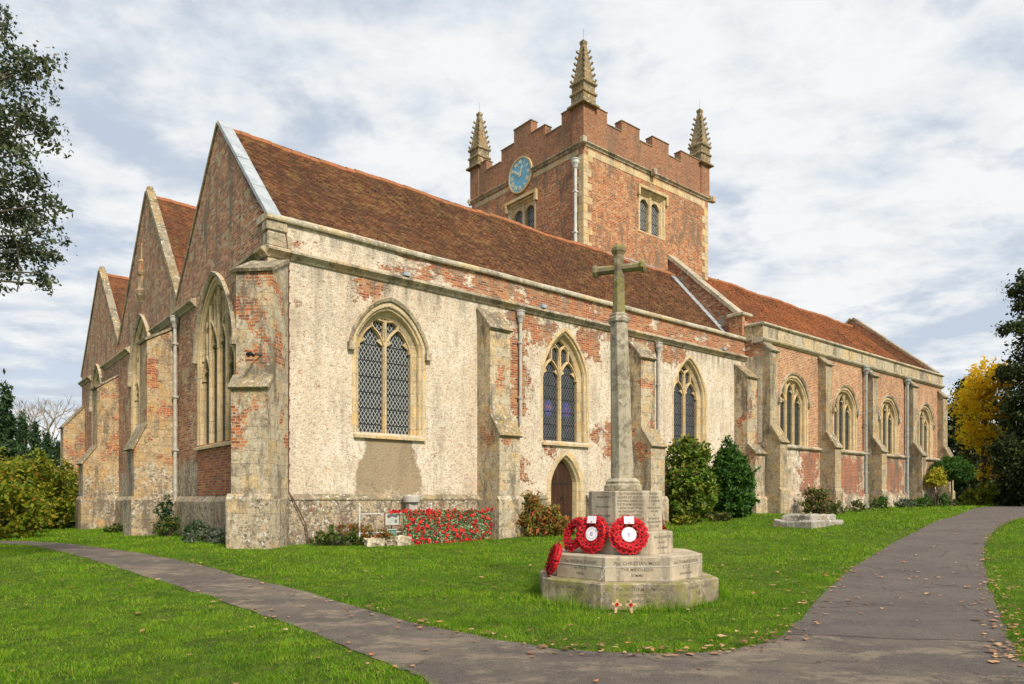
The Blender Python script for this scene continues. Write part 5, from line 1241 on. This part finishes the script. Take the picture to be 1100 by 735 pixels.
bm = bmesh.new(); lathe(bm, [(.092*c8, 4.35), (.086*c8, 4.5), (.078*c8, 4.95), (.072*c8, 5.0), (.072*c8, 5.24), (.085*c8, 5.27), (.104*c8, 5.30), (.108*c8, 5.34), (.085*c8, 5.385), (.04*c8, 5.40)], 8, (hx, 0), math.pi/8)
RA = R(-22)   # the arms stand turned a little from the viewer
ab = bmesh.new(); rings = []
for x_, r_ in ((-.40, .06), (-.385, .085), (-.35, .09), (-.325, .07), (-.30, .062), (-.08, .058), (.08, .058), (.30, .062), (.325, .07), (.35, .09), (.385, .085), (.40, .06)):
    rings.append([ab.verts.new((x_, r_*c8*math.cos(math.pi/8+k*math.pi/4), 5.04+r_*c8*math.sin(math.pi/8+k*math.pi/4))) for k in range(8)])
for r0, r1 in zip(rings, rings[1:]):
    for k in range(8): ab.faces.new((r0[k], r0[(k+1) % 8], r1[(k+1) % 8], r1[k]))
ab.faces.new(rings[0]); ab.faces.new(rings[-1][::-1]); ab.transform(Matrix.Translation((hx, 0, 0))@Matrix.Rotation(RA, 4, 'Z'))
tmp = bpy.data.meshes.new('t'); ab.to_mesh(tmp); ab.free(); bm.from_mesh(tmp); bpy.data.meshes.remove(tmp)
obj('cross_head', bm, mk_mem('mossy_cross_stone', .8, (.32, .25, .15), (.19, .15, .085)), mem)
def facem(k, W, z):   # k: 0 front, -1 left-front, 1 right-front
    a = k*math.pi/4; n_ = Vector((math.sin(a), -math.cos(a), 0)); xd = Vector((math.cos(a), math.sin(a), 0)); o = n_*(W/2+.0012)
    return Matrix(((xd.x, 0, n_.x, o.x), (xd.y, 0, n_.y, o.y), (0, 1, 0, z), (0, 0, 0, 1)))
T = lambda name, lines, k, W, z: text_mesh('lettering', lines, M['letter'], mem, facem(k, W, z), depth=.0008, bold=.012)
die = ['TO THE GREATER', 'GLORY OF GOD IN', 'UNDYING GRATITUDE', 'TO THE MEN WHO', 'GAVE THEIR LIVES', 'IN THE GREAT WAR', 'AND IN LOVING', 'MEMORY OF THOSE', 'FROM THIS PARISH']
T('', [(s_, 0, .545-i*.0512, .043 if len(s_) < 16 else .039) for i, s_ in enumerate(die)]+[('1914 - 1918', 0, .07, .062)], 0, 1.04, 1.10)
r2 = ['THIS TABLET', 'IS DEDICATED', 'TO THE MEMORY', 'OF', 'THOSE WHO GAVE', 'THEIR LIVES', 'IN', 'THE SERVICE OF', 'KING AND COUNTRY']
T('', [(s_, 0, .545-i*.0512, .038) for i, s_ in enumerate(r2)]+[('1939-1945', 0, .07, .062)], 1, 1.04, 1.10)
T('', [('EDGAR SMITH', 0, .50, .038), ('WILLIAM READ', 0, .36, .038), ('HENRY J TRIBE', 0, .23, .038), ('THOMAS HUGHES', 0, .10, .038)], -1, 1.04, 1.10)
T('', [('Pte. CECIL PAINTER', 0, .24, .05), ('2nd A.I.F.', 0, .165, .05), ('AT CAMBRAI', 0, .085, .045)], 1, 1.32, .785)
T('', [('Pte. CHRISTIAN MOSS', 0, .245, .066), ('THE MIDDLESEX', 0, .16, .06), ('SOMME', 0, .08, .05)], 0, 2.10, .45)
T('', [('Pte. REGINALD DAVIS', 0, .245, .06), ('1st WILTS', 0, .16, .055), ('YPRES', 0, .08, .05)], -1, 2.10, .45)
T('', [('Gnr. THOMAS BURTON', 0, .245, .06), ('R  F  A', 0, .165, .06), ('PASSCHENDAELE', 0, .085, .042)], 1, 2.10, .45)
T('', [('Pte. WILLIAM J. SMITH', 0, .27, .066), ('2/4th DORSET REGT.', 0, .19, .06), ('MESOPOTAMIA', 0, .11, .05)], 0, 2.52, .10)
T('', [('Pte. ALBERT W. COLEY', 0, .27, .06), ('R. G. A.', 0, .19, .055)], 1, 2.52, .10)
T('', [('L/Cpl. JAMES KING', 0, .26, .06), ('1916', 0, .12, .05)], -1, 2.52, .10)
# cord tied round the second step
bm = bmesh.new(); rr_ = 2.10/2*c8+.004; zc = lambda k: .655-.012*math.cos(k*1.3)
pts = [(rr_*math.cos(math.pi/8+k*math.pi/4), rr_*math.sin(math.pi/8+k*math.pi/4), zc(k)) for k in range(9)]
tube(bm, pts, .0035, 5)
kx = rr_*math.cos(math.pi/8+5*math.pi/4); ky = rr_*math.sin(math.pi/8+5*math.pi/4)
tube(bm, [(kx, ky-.006, .65), (kx-.03, ky-.02, .60), (kx-.01, ky-.015, .55), (kx-.05, ky-.015, .50), (kx-.08, ky-.02, .47)], .0035, 5); tube(bm, [(kx, ky-.006, .65), (kx-.02, ky-.025, .62), (kx-.05, ky-.02, .57), (kx-.04, ky-.02, .5)], .003, 5)
tag(obj('cord', bm, M['white'], None, loc=(MX, MY, 0)), 'thin white cord tied round the second step of the memorial', 'cord')

# ------------------------------------------------------------------ wreaths
def mk_petal():
    m, n = new_mat('poppy_petal_red'); tc = n.n('ShaderNodeTexCoord'); P = tc.outputs['Object']
    c = n.mix(n.noise(P, 30, 2, .5), (.62, .012, .018), (.34, .005, .012)); finish(n, c, .6, None, spec=.25); return m
M['petal'] = mk_petal(); M['black'] = mk_simple('black_centre', (.012, .012, .012), None, 5, .5); M['wgreen'] = mk_simple('dark_green_ring', (.02, .05, .015), None, 5, .8)
def poppy_mesh(r_, seed):
    rr = random.Random(seed); bm = bmesh.new(); fi = []
    for k in range(4):
        a0 = k*math.pi/2+rr.uniform(-.15, .15); c = bm.verts.new((0, 0, 0)); ring = []
        for j in range(6):
            a = a0-.85+1.7*j/5; rad = r_*(1-.14*abs(j-2.5)/2.5)*rr.uniform(.93, 1.05); ring.append(bm.verts.new((rad*math.cos(a), rad*math.sin(a), r_*(.10+rr.uniform(-.10, .16))+(.08*r_ if k % 2 else 0))))
        for j in range(5): bm.faces.new((c, ring[j], ring[j+1]))
    n0 = len(bm.faces)
    mt = Matrix.Translation((0, 0, r_*.14)); bmesh.ops.create_icosphere(bm, subdivisions=1, radius=r_*.32, matrix=mt@Matrix.Diagonal((1, 1, .7, 1)))
    bm.faces.ensure_lookup_table()
    for f in bm.faces[n0:]: f.material_index = 1
    me = bpy.data.meshes.new('poppy'); bm.to_mesh(me); bm.free(); me.materials.append(M['petal']); me.materials.append(M['black']); return me
PM = [poppy_mesh(.050, i) for i in range(5)]
def wreath(label, loc, rz, tilt, R0=.205, npop=20, card=True, centre=True, seed=0, sq=1.0):
    t = thing('poppy_wreath', label, 'wreath', loc, rz, 'poppy wreaths on the memorial steps')
    MT = Matrix.Translation((0, 0, R0+.075))@Matrix.Translation((0, 0, -R0))@Matrix.Translation((0, 0, R0))@Matrix.Rotation(R(90), 4, 'X')
    # local wreath plane: x right, y up, z towards viewer (-Y)
    TL = Matrix.Rotation(R(-tilt), 4, 'X')
    MT = TL@MT
    bm = bmesh.new(); n = 28; pts = [(R0*math.cos(2*math.pi*k/n)*sq, R0*math.sin(2*math.pi*k/n), 0) for k in range(n+1)]; tube(bm, pts, .052, 8, False); bm.transform(MT); obj('ring', bm, M['petal'], t)
    rr = random.Random(seed); k = 0
    rows = ((R0+.038, npop, .018), (R0-.018, int(npop*.75), .055), (R0-.058, int(npop*.45), .03))
    for rad, cnt, h in rows:
        for j in range(cnt):
            a = 2*math.pi*(j+.5*(k % 2))/cnt+rr.uniform(-.06, .06); rd = rad+rr.uniform(-.008, .008)
            o = bpy.data.objects.new('poppy', PM[rr.randrange(5)]); COL.objects.link(o); o.parent = t
            out = (rad-R0)/.05; nrm = Vector((math.cos(a)*out*.5+rr.uniform(-.15, .15), math.sin(a)*out*.5+rr.uniform(-.15, .15), 1)).normalized()
            Q = nrm.to_track_quat('Z', 'Y').to_matrix().to_4x4()@Matrix.Rotation(rr.uniform(0, 6.28), 4, 'Z')
            o.matrix_local = MT@Matrix.Translation((rd*math.cos(a)*sq, rd*math.sin(a), h))@Q
        k += 1
    if centre:
        bm = bmesh.new(); disc(bm, 0, R0*.52, .03, .037, 32); bm.transform(MT@Matrix.Diagonal((sq, 1, 1, 1))); cd = obj('centre_disc', bm, M['card'], t)
        bm = bmesh.new(); disc(bm, R0*.36, R0*.375, .038, .040, 32); box(bm, -.02, .02, -.03, .03, .038, .041); bm.transform(MT); obj('printed_emblem', bm, mk_simple('faded_print', (.50, .36, .42), (.35, .40, .62), 60, .6), t)
        if 'emblem' not in label and centre == 'text': pass
    if card:
        bm = bmesh.new(); box(bm, -.07, .07, R0*.72, R0*.72+.105, .075, .081); bm.transform(MT); cc_ = obj('message_card', bm, M['card'], t)
        bm = bmesh.new(); box(bm, -.013, .013, R0*.72+.012, R0*.72+.026, .0815, .0835); bm.transform(MT); obj('card_poppy', bm, M['petal'], t)
    return t
def onface(k, W, z, off, side=0.0):
    a = k*math.pi/4; n_ = Vector((math.sin(a), -math.cos(a), 0)); xd = Vector((math.cos(a), math.sin(a), 0)); p = Vector((MX, MY, z))+n_*(W/2+off)+xd*side; return p, a
p, a = onface(0, 1.32, .80, .13, -.0); wreath('round poppy wreath with card and round emblem, front centre of the memorial', (p.x-.06, p.y, p.z), a+R(2), 14, .20, 20, seed=1)
p, a = onface(-1, 1.32, .80, .13, .0); wreath('poppy wreath with tilted card leaning on the left front face, next to the centre wreath', (p.x-.02, p.y, p.z), a+R(10), 14, .20, 20, seed=2, sq=.92)
p, a = onface(-1, 1.32, .80, .12, -.36); wreath('poppy wreath half hidden behind the left front wreath', (p.x-.04, p.y, p.z), a-R(16), 20, .19, 19, False, False, seed=3)
p, a = onface(-2, 2.10, .455, .10, .42); wreath('lowest poppy wreath leaning edge-on against the left side of the steps', (p.x-.03, p.y-.03, p.z), a+R(4), 20, .19, 19, False, False, seed=4)
p, a = onface(2, 1.32, .79, .09, .40); wreath('poppy wreath peeping out on the right side of the memorial', (p.x-.02, p.y, p.z-.01), a+R(14), 24, .15, 16, False, False, seed=5)
p, a = onface(2, 1.04, 1.105, .05, .12); wreath('upper poppy wreath behind the inscribed block on the right', (p.x-.02, p.y, p.z), a-R(4), 12, .12, 13, False, False, seed=6)
# poppy crosses
M['wood'] = mk_simple('pale_wood', (.60, .42, .25), (.50, .34, .19), 14, .7)
def pcross(x, y, rz, tl, label):
    t = thing('poppy_cross', label, 'cross', (x, y, gz(x, y)), rz, 'small wooden poppy crosses in the grass')
    L = Matrix.Rotation(R(tl), 4, 'Y')
    bm = bmesh.new(); box(bm, -.017, .017, -.004, .004, -.07, .175, .002); bm.transform(L); obj('upright', bm, M['wood'], t)
    bm = bmesh.new(); box(bm, -.07, .07, -.009, -.0045, .095, .128, .002); bm.transform(L); obj('arm', bm, M['wood'], t)
    o = bpy.data.objects.new('poppy', PM[0]); COL.objects.link(o); o.parent = t; o.matrix_local = L@Matrix.Translation((0, -.012, .11))@Matrix.Rotation(R(90), 4, 'X')@Matrix.Scale(.52, 4)
pcross(1.345, 9.13, R(8), 8, 'small wooden cross with a red poppy, left of the two before the memorial'); pcross(1.55, 9.10, R(-8), -5, 'small wooden cross with a red poppy, right of the two before the memorial')

# ------------------------------------------------------------------ railing, poppy panel, signs, trough
def C2W(s, t, z): x, y = at(s, t); return (x, y, z)
TF = -.72
rail = thing('railing', 'white metal railing along the foot of the church wall behind the poppy panel', 'railing', C2W(0, TF, 0), ANG)
for s in (2.22, 6.72, 7.32, 4.5):
    bm = bmesh.new(); tube(bm, [(s, .02, .05), (s, .02, 1.36)], .024, 8); lathe(bm, [(.03, 1.36), (.038, 1.40), (.01, 1.43)], 8, (s, .02)); obj('post', bm, M['white'], rail)
for z in (1.14, .62):
    bm = bmesh.new(); tube(bm, [(2.22, .02, z), (7.32, .02, z+.02)], .016, 6); obj('rail', bm, M['white'], rail)
for i in range(10):
    s = 2.75+i*.47; bm = bmesh.new()
    tube(bm, [(s, .04, .05), (s, .04, .82 if i % 2 == 0 else 1.28)], .011, 5); obj('bar', bm, M['white'], rail)
panel = thing('poppy_display', 'green netting covered with knitted red poppies hung on the white railing', 'poppy display', C2W(0, TF-.1, 0), ANG)
def mk_net():
    m, n = new_mat('camouflage_netting'); tc = n.n('ShaderNodeTexCoord'); P = tc.outputs['Object']
    c = n.mix(n.step(n.noise(P, 9, 4, .7), .40, .60), (.22, .32, .15), (.46, .46, .32)); c = n.mix(n.step(n.noise(P, 24, 3, .6), .55, .62), c, (.08, .17, .07)); finish(n, c, .9, n.noise(P, 30, 3, .7), .9, .03); return m
bm = bmesh.new(); nx_, nz_ = 60, 20; grid = []
for j in range(nz_+1):
    row = []
    for i in range(nx_+1):
        s = 3.46+3.16*i/nx_; z = .22+1.0*j/nz_+.05*(i/nx_)*(1-j/nz_); row.append(bm.verts.new((s, -.03+.02*mnoise.noise(Vector((s*5, z*5, 2))), z)))
    grid.append(row)
for j in range(nz_):
    for i in range(nx_): bm.faces.new((grid[j][i], grid[j][i+1], grid[j+1][i+1], grid[j+1][i]))
ext = bmesh.ops.solidify(bm, geom=bm.faces[:], thickness=.02); obj('netting', bm, mk_net(), panel)
r = rnd(91); P_ = np.stack([r.uniform(3.48, 6.6, 5200), r.uniform(-.075, -.045, 5200), r.uniform(.23, 1.22, 5200)], 1)
leaf_mesh('knitted_leaves', P_, .05, mk_leaf('wool_greens', [(0, (.09, .20, .07)), (.4, (.20, .32, .13)), (.75, (.38, .44, .27)), (1, (.52, .52, .38))], .9, .1, 5, .3), panel, 92, 1.2)
M['wool'] = [mk_simple('red_wool', (.52, .014, .012), (.40, .01, .01), 30, .85), mk_simple('crimson_wool', (.34, .008, .016), (.25, .006, .014), 30, .85), mk_simple('scarlet_wool', (.66, .035, .02), (.55, .02, .015), 30, .85)]
def kpoppy(seed, mt):
    rr = random.Random(seed); bm = bmesh.new(); c = bm.verts.new((0, 0, 0)); ring = []; ring2 = []
    for j in range(10):
        a = 2*math.pi*j/10; k = rr.uniform(.85, 1.1); ring.append(bm.verts.new((.6*k*math.cos(a), .6*k*math.sin(a), .22))); ring2.append(bm.verts.new((1.0*k*math.cos(a+.1), 1.0*k*math.sin(a+.1), .12+rr.uniform(-.1, .2))))
    for j in range(10):
        bm.faces.new((c, ring[j], ring[(j+1) % 10])); bm.faces.new((ring[j], ring2[j], ring2[(j+1) % 10], ring[(j+1) % 10]))
    n0 = len(bm.faces); bmesh.ops.create_icosphere(bm, subdivisions=1, radius=.2, matrix=Matrix.Translation((0, 0, .12)))
    bm.faces.ensure_lookup_table()
    for f in bm.faces[n0:]: f.material_index = 1
    me = bpy.data.meshes.new('poppy'); bm.to_mesh(me); bm.free(); me.materials.append(mt); me.materials.append(M['black']); return me
KP = [kpoppy(i, M['wool'][i % 3]) for i in range(6)]
rr = random.Random(3); rest = bmesh.new(); spots = []
while len(spots) < 215:
    s = rr.uniform(3.5, 6.6); z = rr.uniform(.25, 1.22)
    if rr.random() < .2: z = rr.uniform(1.12, 1.26)
    if all(math.hypot(s-a, z-b) > .066 for a, b, c in spots): spots.append((s, z, rr.choice([.030, .034, .038, .043, .055])))
for i in range(26): spots.append((3.45+i*.128+rr.uniform(-.04, .04), .2+rr.uniform(-.02, .05)+i*.0035, .05))
for i in range(8): spots.append((3.05+i*.07, 1.2+rr.uniform(-.02, .03), .05))
for i in range(4): spots.append((6.62+i*.08, .26+rr.uniform(-.02, .03), .05))
spots.sort(key=lambda q: -q[2])
for i, (s, z, sz) in enumerate(spots):
    mtx = Matrix.Translation((s, -.075-rr.uniform(0, .03), z))@Matrix.Rotation(R(90+rr.uniform(-25, 25)), 4, 'X')@Matrix.Rotation(R(rr.uniform(-25, 25)), 4, 'Y')@Matrix.Scale(sz, 4)
    me = KP[rr.randrange(6)]
    if i < 99:
        o = bpy.data.objects.new('poppy', me); COL.objects.link(o); o.parent = panel; o.matrix_local = mtx
    else:
        k = len(rest.faces); m2 = me.copy(); m2.transform(mtx); rest.from_mesh(m2); col = KP.index(me) % 3; rest.faces.ensure_lookup_table()
        for f in rest.faces[k:]: f.material_index = 3 if f.material_index == 1 else col
        bpy.data.meshes.remove(m2)
o = obj('small_poppies', rest, M['wool']+[M['black']], panel, recalc=False); o['kind'] = 'stuff'
# signs
def sign(name, label, s0, s1, z0, z1, fcol, bcol, lines, tcol, fr=.018, extra=None):
    t = thing(name, label, 'sign', C2W((s0+s1)/2, TF-.06, (z0+z1)/2), ANG); w, h = (s1-s0)/2, (z1-z0)/2
    bm = bmesh.new(); box(bm, -w, w, -.012, .012, -h, h, .004); obj('frame', bm, fcol, t)
    bm = bmesh.new(); box(bm, -w+fr, w-fr, -.015, -.0125, -h+fr, h-fr); obj('board', bm, bcol, t)
    text_mesh('lettering', lines, tcol, t, Matrix(((1, 0, 0, 0), (0, 0, -1, -.0162), (0, 1, 0, 0), (0, 0, 0, 1))), depth=.0005)
    bm = bmesh.new(); box(bm, -.012, .012, .013, .05, -z0-.3+.4, h*.5) if False else box(bm, -.012, .012, .013, .03, -h-.25, h*.8); obj('stake', bm, M['iron'], t)
    if extra: extra(t)
redbrown = mk_simple('red_brown_frame', (.16, .04, .025), None, 5, .5); paper = mk_simple('notice_paper', (.48, .50, .44), (.40, .42, .38), 5, .5); grn = mk_simple('green_sign_paint', (.01, .17, .12), (.012, .14, .10), 5, .4); wht = mk_simple('white_paint', (.72, .74, .70), None, 5, .5, 0, .02)
def ex(t):
    for nm, bx, mt in (('blue_mark', (-.16, -.12, .06, .10), M['ink']), ('red_mark', (-.135, -.09, .035, .065), M['petal']), ('grey_mark', (.08, .15, -.10, -.01), mk_simple('printed_grey', (.16, .17, .18), None, 5, .6))):
        bm = bmesh.new(); box(bm, bx[0], bx[1], -.0175, -.0155, bx[2], bx[3]); obj(nm, bm, mt, t)
sign('notice_board', 'framed notice in a red-brown frame left of the poppy panel', 2.93, 3.40, .80, 1.17, redbrown, paper, [('LEST WE FORGET', .03, .075, .03)]+[('- - - - - - - - - -', .0, .04-i*.025, .024) for i in range(5)], M['ink'], .022, ex)
sign('green_sign', 'small green sign with white border below the framed notice', 3.02, 3.30, .50, .71, wht, grn, [('PLEASE', 0, .03, .05), ('KEEP OFF', 0, -.025, .05)], wht, .014)
# pale pedestal
ped = thing('stone_pedestal', 'pale stone pedestal with a round drum top behind the poppy panel', 'pedestal', C2W(4.02, -.42, .2), ANG)
pm = mk_simple('pale_limestone', (.50, .46, .42), (.42, .38, .34), 6, .8)
bm = bmesh.new(); box(bm, -.14, .14, -.12, .12, -.1, 1.22, .02); obj('stem', bm, pm, ped)
bm = bmesh.new(); lathe(bm, [(.17, 1.22), (.235, 1.26), (.24, 1.42), (.23, 1.44)], 20); obj('drum', bm, pm, ped)
# rough stones edging the bed
for i, (s, w, h, lab) in enumerate([(2.45, .26, .26, 'rough white-lichened stone block at the left end of the bed edging'), (2.95, .2, .2, 'low brown stone in the middle of the bed edging'), (3.3, .24, .3, 'rough pale stone block next to the poppy panel')]):
    x, y = at(s, -1.05); bm = bmesh.new(); bmesh.ops.create_cube(bm, size=1); bmesh.ops.subdivide_edges(bm, edges=bm.edges[:], cuts=5, use_grid_fill=True)
    for v_ in bm.verts: v_.co = Vector((v_.co.x*w*2, v_.co.y*.3, (v_.co.z+.5)*h-.05))+Vector([mnoise.noise(v_.co*3.1+Vector((i*7+k*3, 0, 0)))*.06 for k in range(3)])
    o = obj('edging_stone', bm, M['coping'] if i != 1 else M['butt'], None, loc=(x, y, gz(x, y))); o.rotation_euler = (0, 0, ANG+.05*i); tag(o, lab, 'stone', 'stones edging the flower bed')
x, y = at(2.6, -.9); bush('low_plant', 'low red and green bedding plants behind the edging stones', 'plant', x, y, [(0, 0, .3, .5, .2, .15), (-.6, .1, .35, .5, .3, .3)], LF['fiery'], .04, 40, 16, .05, 290, 'small plants along the foot of the walls')

# ------------------------------------------------------------------ tomb
tx, ty = 9.85, 23.0
tomb = thing('chest_tomb', 'low weathered stone tomb of two stepped slabs on the lawn', 'tomb', (tx, ty, gz(tx, ty)), ANG)
M['tomb'] = mk_stone('weathered_tomb_stone', (.50, .46, .40), .5, False, .9, 1.0)
def slabst(name, s0, s1, t0, t1, z0, z1, seed):
    bm = bmesh.new(); box(bm, s0, s1, t0, t1, z0, z1, .05); bmesh.ops.subdivide_edges(bm, edges=[e for e in bm.edges if e.calc_length() > .6], cuts=9, use_grid_fill=True)
    for v_ in bm.verts: v_.co += Vector([mnoise.noise(v_.co*1.6+Vector((seed+k*5, 0, 0)))*.075 for k in range(3)])+Vector((0, 0, .03*mnoise.noise(v_.co*5)))
    return obj(name, bm, M['tomb'], tomb)
slabst('base_slab', 0, 2.25, 0, 1.45, -.2, .24, 1); slabst('upper_slab', .22, 2.0, .2, 1.2, .2, .44, 2)

# ------------------------------------------------------------------ fallen leaves
def litter():
    r = rnd(55); xs = []; ys = []
    def add(x, y): xs.append(x); ys.append(y)
    for poly, k in ((a_r[:50], 190), (b_r[14:], 520), (a_up[30:], 130), (b_l, 60)):
        P_ = np.array(poly); i = r.integers(0, len(P_)-1, k); f = r.random(k)[:, None]; q = P_[i]*(1-f)+P_[i+1]*f+r.normal(0, .13, (k, 2)); xs += list(q[:, 0]); ys += list(q[:, 1])
    n = 900; y = np.sqrt(r.uniform(25, 1000, n)); x = r.uniform(-.75, .75, n)*y; xs += list(x); ys += list(y)
    n = 120; y = r.uniform(9.5, 14, n); x = r.uniform(2.5, 9, n); xs += list(x); ys += list(y)
    x = np.array(xs); y = np.array(ys); ok = ~in_church(x, y) & ~in_mem(x, y) & (y < 45) & (y > 3); x, y = x[ok], y[ok]; n = len(x)
    onp = on_path(x, y); z = GZ(x, y)+np.where(onp, .016, .035)+r.uniform(0, .008, n)
    s = np.where(r.random(n) < .15, .06, .036)*r.uniform(.6, 1.25, n); a = r.uniform(0, 2*np.pi, n); tl = r.normal(0, .28, (n, 2))
    loc = [(-1.0, 0), (-.35, .62), (.3, .45), (1.0, .05), (.35, -.5), (-.3, -.6)]
    vs = np.zeros((n, 6, 3))
    for k, (u_, v_) in enumerate(loc):
        jj = r.uniform(.75, 1.2, n); lx, ly = u_*s*jj, v_*s*jj
        vs[:, k, 0] = x+lx*np.cos(a)-ly*np.sin(a); vs[:, k, 1] = y+lx*np.sin(a)+ly*np.cos(a); vs[:, k, 2] = z+np.abs(lx*tl[:, 0]+ly*tl[:, 1])+.25*np.abs(ly)
    m, nn = new_mat('fallen_leaf'); g = nn.n('ShaderNodeNewGeometry'); c = nn.ramp(g.outputs['Random Per Island'], [(0, (.10, .045, .02)), (.3, (.25, .12, .06)), (.6, (.40, .20, .10)), (.85, (.52, .34, .18)), (1, (.50, .17, .04))]); finish(nn, c, .8)
    o = np_mesh('fallen_leaves', vs.reshape(-1, 3), n, 6, m); tag(o, 'brown and orange autumn leaves scattered over the grass and along the path edges', 'leaves', kind='stuff')
litter()
